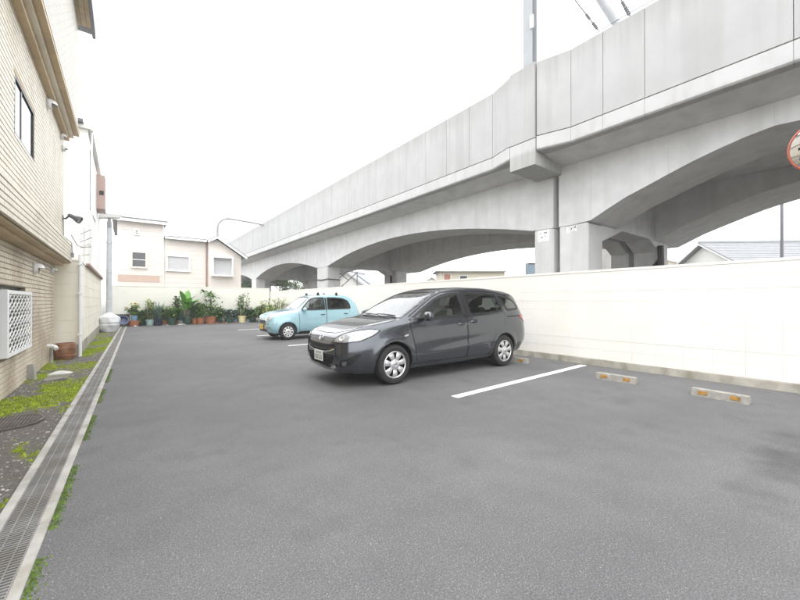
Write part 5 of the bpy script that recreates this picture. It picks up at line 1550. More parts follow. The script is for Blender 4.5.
        for f in bmx.faces:
            c = f.calc_center_median()
            if c.z < .75: continue
            for Dv, U, W, poly, a, b in polys:
                if f.normal.dot(Dv) > -0.05: continue
                q = (c.dot(U), c.dot(W))
                if not (a < q[0] < b): continue
                if inside(poly, q) and edge_dist(poly, q) > cut_margin: kill.add(f); break
        bmesh.ops.delete(bmx, geom=list(kill), context='FACES')
        for f in bmx.faces:
            f.smooth = True
            # wheel wells and floor get the dark underbody material
            c = f.calc_center_median()
            f.material_index = 0
            for (x, z, r) in wells:
                if math.hypot(c.x - x, c.z - z) < r + .004 and abs(c.y) > hw - .55 and c.z < z + r: f.material_index = 1
            if f.normal.z < -.8 and c.z < .45: f.material_index = 1
        bmx.to_mesh(me2); bmx.free()
        me2.materials.clear(); me2.materials.append(M[matn]); me2.materials.append(M['under'])
        me2.name = 'body'; me2.set_sharp_from_angle(angle=R(38))
        ob = bpy.data.objects.new('body', me2); COL.objects.link(ob); ob.parent = self.root
        return ob
    def part(self, mb, name, m, parent=None, smooth=True, angle=40):
        return mb.build(name, m, parent or self.root, smooth=smooth, world=False, angle=angle)

def wheel(car, x, s_, yout, r, rimr, w, spokes, hubm, kind):
    """s_ -1 = near side; tyre, hubcap and their pieces"""
    c = (x, s_ * (yout - w / 2), r)
    b = MB()
    prof = []
    for k in range(13):
        a = math.pi * (k / 12); prof.append((rimr + .004 + (r - rimr - .004) * (math.sin(a) ** .35), -w / 2 * math.cos(a) * 1.0))
    prof = [(rimr - .01, -w / 2 * .86)] + prof + [(rimr - .01, w / 2 * .86)]
    b.lathe(prof, c, 48, 'y'); b.f = [f for f in b.f if len(f) < 20]; b.m = [0] * len(b.f)
    wh = car.part(b, 'wheel', 'tyre', angle=50)
    yo = s_ * (yout - .012)
    b = MB(); b.lathe([(0.0, 0.0), (rimr, 0.0)], (x, yo - s_ * .035, r), 40, 'y'); 
    car.part(b, 'rim_back', 'car_black', wh)
    # hubcap face: hub, spokes, outer ring
    b = MB()
    def P(rad, an, dy): return (x + rad * math.cos(an), yo + s_ * dy, r + rad * math.sin(an))
    ri, ro = (rimr * .87, rimr) if kind == 'spoke' else (rimr * .86, rimr)
    n = 56
    vs_ = []
    for k in range(n):
        an = 2 * math.pi * k / n
        vs_ += [P(ri, an, -.002), P((ri + ro) / 2, an, .006), P(ro, an, 0), P(ro + .004, an, -.02)]
    b.add(vs_, [(4 * k + j, 4 * ((k + 1) % n) + j, 4 * ((k + 1) % n) + j + 1, 4 * k + j + 1) for k in range(n) for j in range(3)])
    hr = rimr * (.42 if kind == 'spoke' else .55)
    prof = [(0, .012), (hr * .45, .013), (hr * .8, .006), (hr, -.004)]
    vs_ = []; n2 = 32
    for (rr, dy) in prof:
        for k in range(n2): vs_.append(P(rr, 2 * math.pi * k / n2, dy))
    b.add(vs_, [(i * n2 + k, i * n2 + (k + 1) % n2, (i + 1) * n2 + (k + 1) % n2, (i + 1) * n2 + k) for i in range(3) for k in range(n2)])
    for k in range(spokes):
        a0 = 2 * math.pi * (k + .25) / spokes
        h0 = math.pi / spokes * (.80 if kind == 'spoke' else .60); h1 = math.pi / spokes * (.56 if kind == 'spoke' else .56)
        vs_ = []
        for t in range(5):
            rr = hr * .9 + (ri * 1.02 - hr * .9) * t / 4; hw = (h0 + (h1 - h0) * t / 4) * (1.0 if kind != 'spoke' else 1)
            dy = .002 + .010 * math.sin(math.pi * t / 4)
            vs_ += [P(rr, a0 - hw, dy - .008), P(rr, a0 - hw * .6, dy), P(rr, a0 + hw * .6, dy), P(rr, a0 + hw, dy - .008)]
        b.add(vs_, [(4 * t + j, 4 * t + j + 1, 4 * t + 5 + j, 4 * t + 4 + j) for t in range(4) for j in range(3)])
    if s_ > 0: b.f = [tuple(reversed(f)) for f in b.f]
    car.part(b, 'hubcap', hubm, wh, angle=30)
    b = MB(); b.lathe([(0, 0), (hr * .33, 0.0), (hr * .30, .006), (0, .007)], (0, 0, 0), 16); b.xf(Matrix.Translation((x, yo + s_ * .012, r)) @ Matrix.Rotation(R(90 if s_ < 0 else -90), 4, 'X'))
    car.part(b, 'hub_badge', 'chrome', wh)
    return wh

def seat(car, x, y, w=.5, m='upholstery', back=.62, z=.55, parent=None):
    b = MB(); b.bbox(x - .05, x + .48, y - w / 2, y + w / 2, z - .12, z + .05, .04)
    bb = MB(); bb.bbox(-.07, .07, -w / 2, w / 2, 0, back, .05); bb.xf(Matrix.Translation((x + .50, y, z - .02)) @ Matrix.Rotation(R(14), 4, 'Y')); b.add(bb.v, bb.f)
    hd = MB(); hd.bbox(-.05, .05, -.13, .13, 0, .18, .04); hd.xf(Matrix.Translation((x + .50 + .17, y, z + back + .02)) @ Matrix.Rotation(R(10), 4, 'Y')); b.add(hd.v, hd.f)
    return car.part(b, 'seat', m, parent)

# ---- grey minivan
def van_sculpt(x, y, z):
    # flowing creases along the doors, and rounded fender lips
    s = 1 if y > 0 else -1
    if abs(y) > .55:
        if 1.45 < x < 3.75:
            fade = math.sin(math.pi * (x - 1.45) / 2.3) ** .7
            zc = .43 + .075 * (x - 1.5); y += s * fade * (.014 * math.exp(-((z - zc) / .045) ** 2) - .013 * math.exp(-((z - zc - .10) / .07) ** 2))
            zc2 = .86 + .04 * (x - 1.5); y += s * fade * .010 * math.exp(-((z - zc2) / .05) ** 2)
        for (wx, wr) in ((.90, .315), (3.65, .315)):
            dd = math.hypot(x - wx, z - .315)
            y += s * .016 * math.exp(-((dd - .39) / .05) ** 2)
    return (x, y, z)
VAN = dict(L=4.585,
    zb=[(0, .42), (.03, .32), (.12, .235), (.35, .20), (.8, .19), (3.7, .20), (4.2, .24), (4.5, .30), (4.585, .42)],
    zt=[(0, .62), (.03, .735), (.10, .815), (.25, .88), (.55, .955), (.85, 1.01), (1.10, 1.052), (1.25, 1.125), (1.55, 1.295), (1.85, 1.445), (2.05, 1.515), (2.3, 1.567), (2.7, 1.605), (3.2, 1.605), (3.7, 1.575), (4.1, 1.53), (4.30, 1.47), (4.40, 1.33), (4.48, 1.15), (4.545, .95), (4.585, .72)],
    zs=[(0, .58), (.03, .68), (.10, .74), (.25, .795), (.55, .87), (.85, .92), (1.10, .95), (1.4, .97), (2.0, .99), (3.0, 1.03), (3.8, 1.075), (4.2, 1.09), (4.40, 1.06), (4.48, .98), (4.545, .84), (4.585, .66)],
    w=[(0, .40), (.03, .56), (.10, .68), (.22, .765), (.45, .83), (.80, .862), (1.5, .868), (3.2, .868), (3.9, .86), (4.25, .835), (4.45, .775), (4.545, .68), (4.585, .55)],
    ws=[(0, .36), (.03, .52), (.10, .63), (.22, .71), (.45, .775), (.80, .81), (1.2, .825), (2.0, .828), (3.2, .825), (3.9, .805), (4.25, .765), (4.45, .70), (4.545, .62), (4.585, .50)],
    wt=[(0, .30), (.03, .46), (.10, .55), (.22, .62), (.45, .67), (.80, .70), (1.10, .73), (1.35, .71), (1.7, .66), (2.05, .625), (2.6, .62), (3.5, .61), (4.1, .585), (4.35, .575), (4.48, .56), (4.545, .52), (4.585, .44)],
    wlo=[(0, .30), (.03, .48), (.10, .60), (.22, .70), (.45, .78), (.80, .815), (1.5, .82), (3.2, .82), (3.9, .80), (4.25, .76), (4.45, .68), (4.545, .58), (4.585, .45)],
    sculpt=[van_sculpt])
def build_van():
    c = Car(VAN)
    c.root = thing('minivan', 'dark grey minivan parked nose out beside the white bay line', 'minivan', (2.53, 5.47, 0), R(-1.0))
    SD = (0, 1, 0)
    fwin = [(1.20, -.8, 1.005), (1.55, -.8, 1.20), (1.88, -.8, 1.375), (2.10, -.8, 1.455), (2.42, -.8, 1.49), (2.50, -.8, 1.49), (2.53, -.8, 1.045), (1.9, -.8, 1.02)]
    rwin = [(2.64, -.8, 1.495), (3.1, -.8, 1.498), (3.56, -.8, 1.475), (3.70, -.8, 1.115), (3.2, -.8, 1.075), (2.67, -.8, 1.05)]
    qwin = [(3.68, -.8, 1.46), (4.0, -.8, 1.415), (4.17, -.8, 1.36), (4.27, -.8, 1.22), (4.22, -.8, 1.145), (3.82, -.8, 1.125)]
    WD = (1, 0, -.62)
    wsh = [(1.10, -.735, 1.03), (1.13, -.4, 1.055), (1.10, 0, 1.05), (1.13, .4, 1.055), (1.10, .735, 1.03), (1.55, .675, 1.27), (2.02, .58, 1.49), (2.06, .3, 1.515), (2.07, 0, 1.52), (2.06, -.3, 1.515), (2.02, -.58, 1.49), (1.55, -.675, 1.27)]
    RD = (-1, 0, -.15)
    rgl = [(4.33, -.52, 1.40), (4.33, .52, 1.40), (4.47, .60, 1.10), (4.47, -.60, 1.10)]
    wins = []
    for P in (fwin, rwin, qwin): wins += [(P, SD, 1), (c.mirror(P), (0, -1, 0), 1)]
    wins += [(wsh, WD, 1), (rgl, RD, 2)]
    c.finish_body(wins, [(.90, .33, .355), (3.65, .33, .355)], 'paint_grey')
    # doors: raised panels with dark gaps, each with its handle and panes
    def door_panels(s_):
        D = (0, 1, 0) if s_ < 0 else (0, -1, 0)
        mv = (lambda P: P) if s_ < 0 else c.mirror
        fd = [(1.36, -.8, .33), (1.30, -.8, .62), (1.22, -.8, .95), (1.26, -.8, .985), (1.9, -.8, 1.0), (2.545, -.8, 1.022), (2.56, -.8, .6), (2.55, -.8, .30), (1.9, -.8, .30)]
        rd = [(2.575, -.8, .30), (2.585, -.8, .6), (2.57, -.8, 1.024), (3.2, -.8, 1.052), (3.72, -.8, 1.085), (3.66, -.8, .80), (3.42, -.8, .72), (3.26, -.8, .55), (3.20, -.8, .30)]
        for P, W_, tintm, hx in ((fd, fwin, 'glass_clear', (2.30, 2.50, .905)), (rd, rwin, 'glass_tint', (2.64, 2.86, .94))):
            gap = c.patch([(x + (.012 if x > sum(q[0] for q in P) / len(P) else -.012), y, z + (.01 if z > .7 else -.01)) for x, y, z in mv(P)], D, .0012, .06, 1, skirt=0)
            door = c.part(c.patch(mv(P), D, .0045, .035, 1), 'door', 'paint_grey', angle=60)
            c.part(gap, 'door_gap', 'seam', door)
            fr = c.patch(mv(W_), D, .004, .035, 1, hole=.042); c.part(fr, 'window_frame', 'car_black', door)
            Dv, U, W2 = c.frame(D)
            pane = c.patch(mv(W_), D, .0025, .05, 1, skirt=0); c.part(pane, 'window_pane', tintm, door, angle=60)
            x0, x1, z = hx
            hb = MB()
            for k in range(7):
                pass
            pts = []
            for k in range(9):
                t = k / 8; x = x0 + (x1 - x0) * t
                loc, nr = c.hit(Vector((x, s_ * .85, z + .012 * t)), Vector(D)); pts.append(loc + nr * (.008 + .024 * math.sin(math.pi * t) ** .5))
            hb.tube(pts, [.010, .016, .018, .018, .018, .018, .018, .016, .010], 8); c.part(hb, 'handle', 'paint_grey', door)
            cup = c.patch([(x0 + .03, s_ * .8, z - .03), (x1 - .02, s_ * .8, z - .02), (x1 - .02, s_ * .8, z + .045), (x0 + .03, s_ * .8, z + .035)], D, .0055, .03, 2, skirt=0); c.part(cup, 'handle_cup', 'seam', door)
        fr = c.patch(mv(qwin), D, .004, .035, 1, hole=.042); w = c.part(fr, 'quarter_window', 'car_black')
        c.part(c.patch(mv(qwin), D, .0025, .05, 1, skirt=0), 'pane', 'glass_tint', w, angle=60)
        # window divider, weather strip, rail, sill
        c.part(c.ribbon(mv([(3.44, -.8, 1.48), (3.50, -.8, 1.09)]), D, .035, .006), 'window_divider', 'car_black')
        c.part(c.ribbon(mv([(2.585, -.8, 1.50), (2.60, -.8, 1.04)]), D, .085, .0035), 'centre_pillar', 'car_black')
        c.part(c.ribbon(mv([(3.78, -.8, 1.005), (4.1, -.8, 1.018), (4.42, -.8, 1.025)]), D, .022, .003), 'slide_rail', 'seam')
        c.part(c.ribbon(mv([(1.30, -.8, .255), (2.2, -.8, .262), (3.25, -.8, .265)]), D, .06, .008), 'sill_trim', 'paint_grey')
        c.part(c.ribbon(mv([(1.25, -.8, 1.07), (1.55, -.8, 1.235), (1.88, -.8, 1.41), (2.10, -.8, 1.492), (2.45, -.8, 1.525), (3.1, -.8, 1.53), (3.58, -.8, 1.508), (4.0, -.8, 1.45)]), D, .022, .006), 'drip_rail', 'car_black')
        # side repeater
        b = c.patch(mv([(1.08, -.8, .745), (1.17, -.8, .765), (1.18, -.8, .79), (1.09, -.8, .775)]), D, .008, .02, 2); c.part(b, 'side_repeater', 'lamp_clear')
        # headlamp swept up the wing
        HD = Vector((1.0, .62 if s_ < 0 else -.62, -.30))
        hl = [(.10, s_ * .40, .665), (.20, s_ * .60, .66), (.36, s_ * .745, .70), (.52, s_ * .81, .79), (.64, s_ * .83, .885), (.52, s_ * .76, .895), (.36, s_ * .66, .865), (.2, s_ * .52, .80), (.11, s_ * .42, .73)]
        h = c.part(c.patch(hl, HD, .007, .025, 1), 'headlight', 'lamp_clear', angle=70)
        for (hx_, hy_, hz_, rr) in ((.19, .54, .725, .045), (.31, .66, .765, .04), (.45, .755, .82, .028)):
            loc, nr = c.hit(Vector((hx_, s_ * hy_, hz_)), HD.normalized())
            b = MB(); b.lathe([(rr, 0), (rr, .008), (rr * .75, .010), (rr * .55, .004), (0, .003)], (0, 0, 0), 18); b.xf(Matrix.Translation(loc + nr * .006) @ nr.to_track_quat('Z', 'Y').to_matrix().to_4x4()); c.part(b, 'lamp_reflector', 'shutter' if False else 'alu', h)
        hf = c.patch(hl, HD, .0075, .025, 1, hole=.012); c.part(hf, 'lamp_surround', 'car_black', h)
        # bumper recess with fog lamp
        fg = [(.10, s_ * .56, .40), (.24, s_ * .745, .47), (.28, s_ * .77, .555), (.22, s_ * .74, .50), (.12, s_ * .62, .435), (.05, s_ * .52, .385), (.06, s_ * .52, .345)]
        c.part(c.patch([(.085, s_ * .54, .315), (.22, s_ * .72, .36), (.34, s_ * .80, .52), (.29, s_ * .77, .535), (.18, s_ * .70, .46), (.09, s_ * .58, .42)], HD, .004, .025, 1), 'fog_recess', 'car_black')
        loc, nr = c.hit(Vector((.14, s_ * .64, .375)), HD.normalized()); b = MB(); b.lathe([(.036, 0), (.036, .008), (.028, .009), (0, .006)], (0, 0, 0), 18); b.xf(Matrix.Translation(loc + nr * .003) @ nr.to_track_quat('Z', 'Y').to_matrix().to_4x4()); c.part(b, 'fog_lamp', 'fog_glass')
        # tail lamp wrapping the corner
        TD = Vector((-.55, .8 if s_ < 0 else -.8, 0))
        c.part(c.patch([(4.20, s_ * .80, 1.02), (4.49, s_ * .66, 1.05), (4.53, s_ * .60, .86), (4.44, s_ * .76, .85), (4.36, s_ * .80, .93)], TD, .008, .03, 1), 'tail_light', 'lamp_red')
        # door mirror
        mt = MB(); vs_ = []; n1, n2 = 9, 16
        for i in range(n1 + 1):
            th = math.pi * i / n1
            for k in range(n2):
                ph = 2 * math.pi * k / n2
                xx = math.cos(ph) * math.sin(th); zz = math.sin(ph) * math.sin(th); yy = -math.cos(th)
                sq = lambda v, e: math.copysign(abs(v) ** e, v)
                vs_.append((1.49 + .075 * sq(xx, .8) - .03 * yy * s_ * s_, s_ * (.985 + .115 * sq(yy, .75)), 1.075 + .082 * sq(zz, .8)))
        mt.add(vs_, [(i * n2 + k, (i + 1) * n2 + k, (i + 1) * n2 + (k + 1) % n2, i * n2 + (k + 1) % n2) for i in range(n1) for k in range(n2)])
        if s_ > 0: mt.f = [tuple(reversed(f)) for f in mt.f]
        mo = c.part(mt, 'door_mirror', 'paint_grey', angle=80)
        b = MB(); b.tube([(1.44, s_ * .80, 1.02), (1.47, s_ * .93, 1.035)], [.035, .03], 8); c.part(b, 'mirror_arm', 'car_black', mo)
    door_panels(-1); door_panels(1)
    # bonnet, windscreen
    HT = (.5, 0, -1); zt_ = pchip(VAN['zt'])
    hood = [(.125, -.36, 0), (.105, 0, 0), (.125, .36, 0), (.26, .585, 0), (.62, .70, 0), (1.02, .73, 0), (1.08, .4, 0), (1.09, 0, 0), (1.08, -.4, 0), (1.02, -.73, 0), (.62, -.70, 0), (.26, -.585, 0)]
    hood = [(x, y, zt_(x) - .05 * (abs(y) / .7) ** 2) for x, y, z in hood]
    gp = c.patch([(x + (.010 if x > .6 else -.010), y * 1.012, z) for x, y, z in hood], HT, .0012, .06, 1, skirt=0); 
    ho = c.part(c.patch(hood, HT, .005, .04, 1), 'bonnet', 'paint_grey', angle=60); c.part(gp, 'bonnet_gap', 'seam', ho)
    ws = c.part(c.patch(wsh, WD, .003, .05, 1, hole=.045), 'windscreen', 'car_black', angle=60)
    c.part(c.patch(wsh, WD, .0022, .06, 1, skirt=0), 'pane', 'glass_screen', ws, angle=60)
    for y0, y1 in ((-.55, .05), (.0, .60)):
        b = MB(); loc, nr = c.hit(Vector((1.13, y0, 1.05)), Vector((0, 0, -1))); l2, n2_ = c.hit(Vector((1.16, y1, 1.05)), Vector((0, 0, -1)))
        lm, nm_ = c.hit((loc + l2) / 2, Vector((0, 0, -1))); b.tube([loc + nr * .022, lm + nm_ * .03, l2 + n2_ * .022], .010, 6); c.part(b, 'wiper', 'car_black')
    rg_ = c.part(c.patch(rgl, RD, .003, .06, 2, hole=.04), 'rear_window', 'car_black'); c.part(c.patch(rgl, RD, .0022, .08, 2, skirt=0), 'pane', 'glass_tint', rg_)
    # grilles
    FD = (1, 0, 0)
    up = [(0, -.50, .675), (0, -.25, .655), (0, 0, .65), (0, .25, .655), (0, .50, .675), (0, .47, .59), (0, .25, .545), (0, 0, .535), (0, -.25, .545), (0, -.47, .59)]
    g1 = c.part(c.patch(up, FD, .004, .03, 1), 'grille', 'seam')
    c.part(c.ribbon([(0, -.50, .60), (0, -.40, .565), (0, -.2, .53), (0, 0, .522), (0, .2, .53), (0, .40, .565), (0, .50, .60)], FD, .024, .012), 'grille_bar', 'chrome', g1)
    c.part(c.ribbon([(0, -.44, .61), (0, -.2, .578), (0, 0, .57), (0, .2, .578), (0, .44, .61)], FD, .012, .010), 'grille_slat', 'paint_grey', g1)
    lo = [(0, -.50, .50), (0, 0, .49), (0, .50, .50), (0, .44, .37), (0, .25, .315), (0, 0, .30), (0, -.25, .315), (0, -.42, .37)]
    g2 = c.part(c.patch(lo, FD, .004, .03, 1), 'lower_grille', 'seam')
    c.part(c.ribbon([(0, -.52, .345), (0, -.40, .30), (0, -.2, .275), (0, 0, .268), (0, .2, .275), (0, .40, .30), (0, .52, .345)], FD, .04, .024), 'chin_strip', 'chrome', g2)
    for k in range(3):
        z = .345 + .045 * k; c.part(c.ribbon([(0, -.38, z + .01), (0, 0, z), (0, .38, z + .01)], FD, .010, .007), 'grille_slat', 'under', g2)
    # number plate
    b = MB(); b.bbox(-.004, .004, -.165, .165, -.0825, .0825, .003); b.xf(Matrix.Translation((-.022, 0, .455))); pl = c.part(b, 'number_plate', 'plate_white', smooth=False)
    b = MB()
    for (ya, yb, za, zb) in ((.09, .055, .03, .06), (.04, -.0, .032, .058), (-.03, -.06, .03, .06), (-.07, -.10, .032, .058), (.145, .115, -.05, .0), (.095, .055, -.055, .005), (.04, .005, -.055, .005), (-.03, -.07, -.055, .005), (-.085, -.125, -.055, .005)):
        w = min(ya, yb), max(ya, yb)
        b.box(-.0275, -.0262, w[0], w[1], .455 + za, .455 + za + (zb - za) * .28); b.box(-.0275, -.0262, w[0], w[0] + (w[1] - w[0]) * .3, .455 + za, .455 + zb); b.box(-.0275, -.0262, w[0], w[1], .455 + zb - (zb - za) * .22, .455 + zb)
    c.part(b, 'plate_characters', 'plate_ink', pl, smooth=False)
    # round winged emblem
    loc, nr = c.hit(Vector((0, 0, .745)), Vector((1, 0, -.25)).normalized())
    Te = Matrix.Translation(loc + nr * .003) @ nr.to_track_quat('Z', 'Y').to_matrix().to_4x4()
    b = MB(); n = 28
    vs_ = []
    for k in range(n):
        a = 2 * math.pi * k / n
        for (rr, dz) in ((.050, 0), (.053, .006), (.060, .006), (.062, 0)): vs_.append((rr * math.cos(a), rr * math.sin(a) * .8, dz))
    b.add(vs_, [(4 * k + j, 4 * ((k + 1) % n) + j, 4 * ((k + 1) % n) + j + 1, 4 * k + j + 1) for k in range(n) for j in range(3)])
    wing = [(-.015, 0), (.012, .02), (.030, .045), (.024, .052), (.0, .028), (-.030, 0), (.0, -.028), (.024, -.052), (.030, -.045), (.012, -.02)]
    b.prism_z([(q[1], q[0]) for q in reversed(wing)], 0, .006); b.xf(Te); c.part(b, 'emblem', 'chrome', smooth=False)
    for x in (.90, 3.65):
        for s_ in (-1, 1): wheel(c, x, s_, .868, .318, .222, .205, 7, 'hubcap', 'spoke')
    # cabin
    b = MB(); b.box(1.15, 4.35, -.70, .70, .32, .40); b.box(1.12, 1.30, -.70, .70, .40, .90); b.hexa([(1.15, -.70, .84), (1.6, -.70, .80), (1.6, .70, .80), (1.15, .70, .84), (1.15, -.70, .99), (1.55, -.70, .97), (1.55, .70, .97), (1.15, .70, .99)])
    b.box(1.3, 4.3, -.74, -.71, .40, .93); b.box(1.3, 4.3, .71, .74, .40, .93); b.box(4.28, 4.34, -.70, .70, .40, .95)
    cab = c.part(b, 'cabin', 'cabin', smooth=False)
    for (x, y) in ((1.75, -.37), (1.75, .37), (2.65, -.37), (2.65, .37), (3.5, -.33), (3.5, .33)): seat(c, x, y, .5, 'upholstery_pale' if x < 2 else 'upholstery', .62, .60, cab)
    b = MB(); n = 24; pts = [(0, .18 * math.cos(2 * math.pi * k / n), .18 * math.sin(2 * math.pi * k / n)) for k in range(n + 1)]; b.tube(pts, .014, 6, False); b.xf(Matrix.Translation((1.66, .37, .98)) @ Matrix.Rotation(R(-25), 4, 'Y')); c.part(b, 'steering_wheel', 'cabin', cab)
    b = MB(); b.bbox(1.86, 1.90, -.11, .11, 1.38, 1.44, .008); c.part(b, 'rear_view_mirror', 'car_black')
    b = MB(); b.box(.35, 4.3, -.55, .55, .14, .19); c.part(b, 'underside', 'under', smooth=False)
build_van()

# ---- light blue compact car
def kei_sculpt(x, y, z):
    s = 1 if y > 0 else -1
    if abs(y) > .45:
        for (wx, wr) in ((.60, .27), (2.98, .27)):
            dd = math.hypot(x - wx, z - .27); y += s * .014 * math.exp(-((dd - .34) / .05) ** 2)
        if .9 < x < 2.7: y -= s * .010 * math.sin(math.pi * (x - .9) / 1.8) * math.exp(-((z - .62) / .10) ** 2)
    return (x, y, z)
KEI = dict(L=3.395,
    zb=[(0, .40), (.03, .30), (.10, .23), (.3, .20), (2.9, .20), (3.2, .24), (3.36, .30), (3.395, .40)],
    zt=[(0, .62), (.02, .70), (.06, .77), (.14, .83), (.30, .885), (.55, .93), (.80, .965), (.92, 1.00), (1.05, 1.10), (1.22, 1.26), (1.36, 1.375), (1.5, 1.44), (1.75, 1.49), (2.1, 1.505), (2.5, 1.49), (2.8, 1.45), (2.98, 1.39), (3.12, 1.28), (3.24, 1.12), (3.32, .98), (3.37, .85), (3.395, .70)],
    zs=[(0, .58), (.02, .64), (.06, .70), (.14, .75), (.30, .80), (.55, .845), (.80, .88), (1.1, .905), (1.6, .92), (2.4, .935), (2.9, .945), (3.15, .93), (3.28, .87), (3.36, .76), (3.395, .64)],
    w=[(0, .44), (.02, .54), (.06, .61), (.14, .67), (.30, .705), (.60, .728), (1.2, .735), (2.4, .735), (2.9, .722), (3.15, .69), (3.3, .63), (3.37, .56), (3.395, .48)],
    ws=[(0, .40), (.02, .50), (.06, .56), (.14, .615), (.30, .65), (.60, .675), (1.2, .695), (2.4, .695), (2.9, .68), (3.15, .64), (3.3, .58), (3.37, .51), (3.395, .44)],
    wt=[(0, .36), (.02, .44), (.06, .49), (.14, .53), (.30, .56), (.60, .58), (.92, .62), (1.2, .60), (1.45, .565), (2.0, .56), (2.6, .55), (2.9, .535), (3.12, .53), (3.3, .49), (3.395, .40)],
    wlo=[(0, .36), (.02, .46), (.06, .53), (.14, .60), (.30, .65), (.60, .68), (1.2, .69), (2.4, .69), (2.9, .67), (3.15, .63), (3.3, .56), (3.395, .40)],
    sculpt=[kei_sculpt])
def build_kei():
    c = Car(KEI)
    c.root = thing('compact_car', 'light blue retro compact car parked behind the grey minivan', 'car', (3.80, 12.82, 0), R(-0.5)); c.root.scale = (1.05, 1.05, 1.05)
    fwin = [(1.03, -.7, .955), (1.16, -.7, 1.12), (1.32, -.7, 1.29), (1.44, -.7, 1.365), (1.62, -.7, 1.395), (1.90, -.7, 1.40), (1.92, -.7, .965), (1.4, -.7, .955)]
    rwin = [(2.00, -.7, 1.40), (2.35, -.7, 1.395), (2.66, -.7, 1.365), (2.84, -.7, 1.28), (2.92, -.7, 1.14), (2.93, -.7, 1.0), (2.86, -.7, .985), (2.00, -.7, .968)]
    WD = (1, 0, -.5)
    wsh = [(.90, -.60, .97), (.93, 0, 1.0), (.90, .60, .97), (1.15, .585, 1.19), (1.42, .52, 1.39), (1.46, 0, 1.425), (1.42, -.52, 1.39), (1.15, -.585, 1.19)]
    RD = (-1, 0, -.4)
    rgl = [(3.02, -.46, 1.36), (3.02, .46, 1.36), (3.22, .52, 1.10), (3.22, -.52, 1.10)]
    wins = []
    for P in (fwin, rwin): wins += [(P, (0, 1, 0), 1), (c.mirror(P), (0, -1, 0), 1)]
    wins += [(wsh, WD, 1), (rgl, RD, 2)]
    c.finish_body(wins, [(.60, .28, .305), (2.98, .28, .305)], 'paint_blue')
    for s_ in (-1, 1):
        D = (0, 1, 0) if s_ < 0 else (0, -1, 0); mv = (lambda P: P) if s_ < 0 else c.mirror
        fd = [(.98, -.7, .32), (.99, -.7, .6), (.97, -.7, .90), (1.05, -.7, .935), (1.94, -.7, .945), (1.945, -.7, .6), (1.93, -.7, .28), (1.05, -.7, .28)]
        rd = [(1.955, -.7, .28), (1.97, -.7, .6), (1.965, -.7, .948), (2.7, -.7, .965), (2.88, -.7, .94), (2.80, -.7, .72), (2.66, -.7, .58), (2.58, -.7, .40), (2.56, -.7, .28)]
        for P, W_, gm, hx in ((fd, fwin, 'glass_clear', (1.74, 1.89, .80)), (rd, rwin, 'glass_tint', (2.62, 2.77, .815))):
            mx_ = sum(q[0] for q in P) / len(P)
            gap = c.patch([(x + (.010 if x > mx_ else -.010), y, z + (.008 if z > .6 else -.008)) for x, y, z in mv(P)], D, .0012, .06, 1, skirt=0)
            door = c.part(c.patch(mv(P), D, .0045, .04, 1), 'door', 'paint_blue', angle=60); c.part(gap, 'door_gap', 'seam', door)
            c.part(c.patch(mv(W_), D, .004, .04, 1, hole=.038), 'window_frame', 'car_black', door)
            c.part(c.patch(mv(W_), D, .0025, .06, 1, skirt=0), 'window_pane', gm, door, angle=60)
            x0, x1, z = hx; pts = []
            for k in range(7):
                t = k / 6; loc, nr = c.hit(Vector((x0 + (x1 - x0) * t, s_ * .7, z)), Vector(D)); pts.append(loc + nr * (.006 + .02 * math.sin(math.pi * t) ** .5))
            b = MB(); b.tube(pts, .013, 8); c.part(b, 'handle', 'car_black', door)
        c.part(c.ribbon(mv([(1.95, -.7, 1.385), (1.955, -.7, .96)]), D, .06, .0035), 'centre_pillar', 'car_black')
        c.part(c.ribbon(mv([(.98, -.7, .24), (1.8, -.7, .245), (2.6, -.7, .245)]), D, .045, .008), 'sill_trim', 'chrome' if False else 'car_black')
        # oval headlamp
        HD = Vector((1.0, .35 if s_ < 0 else -.35, -.25)).normalized()
        ctr = Vector((.10, s_ * .50, .70)); Dv, U, W2 = c.frame(HD)
        el = [ctr + U * .095 * math.cos(2 * math.pi * k / 16) + W2 * .085 * math.sin(2 * math.pi * k / 16) for k in range(16)]
        h = c.part(c.patch(el, HD, .012, .025, 1), 'headlight', 'lamp_clear', angle=70)
        el2 = [ctr + U * .11 * math.cos(2 * math.pi * k / 16) + W2 * .10 * math.sin(2 * math.pi * k / 16) for k in range(16)]
        c.part(c.patch(el2, HD, .010, .025, 1, hole=.018), 'lamp_ring', 'chrome', h)
        b = c.patch([ctr + U * .028 * math.cos(2 * math.pi * k / 10) + W2 * .028 * math.sin(2 * math.pi * k / 10) - W2 * .18 for k in range(10)], HD, .006, .02, 1); c.part(b, 'indicator', 'reflector')
        TD = Vector((-.8, .5 if s_ < 0 else -.5, 0)); c.part(c.patch([(3.3, s_ * .60, .85), (3.36, s_ * .50, .85), (3.38, s_ * .5, .66), (3.33, s_ * .58, .66)], TD, .008, .03, 2), 'tail_light', 'lamp_red')
        b = MB(); vs_ = []; n1, n2 = 8, 14
        for i in range(n1 + 1):
            th = math.pi * i / n1
            for k in range(n2):
                ph = 2 * math.pi * k / n2; vs_.append((1.13 + .06 * math.cos(ph) * math.sin(th), s_ * (.80 - .09 * math.cos(th)), .985 + .065 * math.sin(ph) * math.sin(th)))
        b.add(vs_, [(i * n2 + k, (i + 1) * n2 + k, (i + 1) * n2 + (k + 1) % n2, i * n2 + (k + 1) % n2) for i in range(n1) for k in range(n2)])
        if s_ > 0: b.f = [tuple(reversed(f)) for f in b.f]
        mo = c.part(b, 'door_mirror', 'paint_blue', angle=80)
        b = MB(); b.tube([(1.12, s_ * .66, .95), (1.13, s_ * .74, .965)], .024, 8); c.part(b, 'mirror_arm', 'car_black', mo)
    HT = (0, 0, -1)
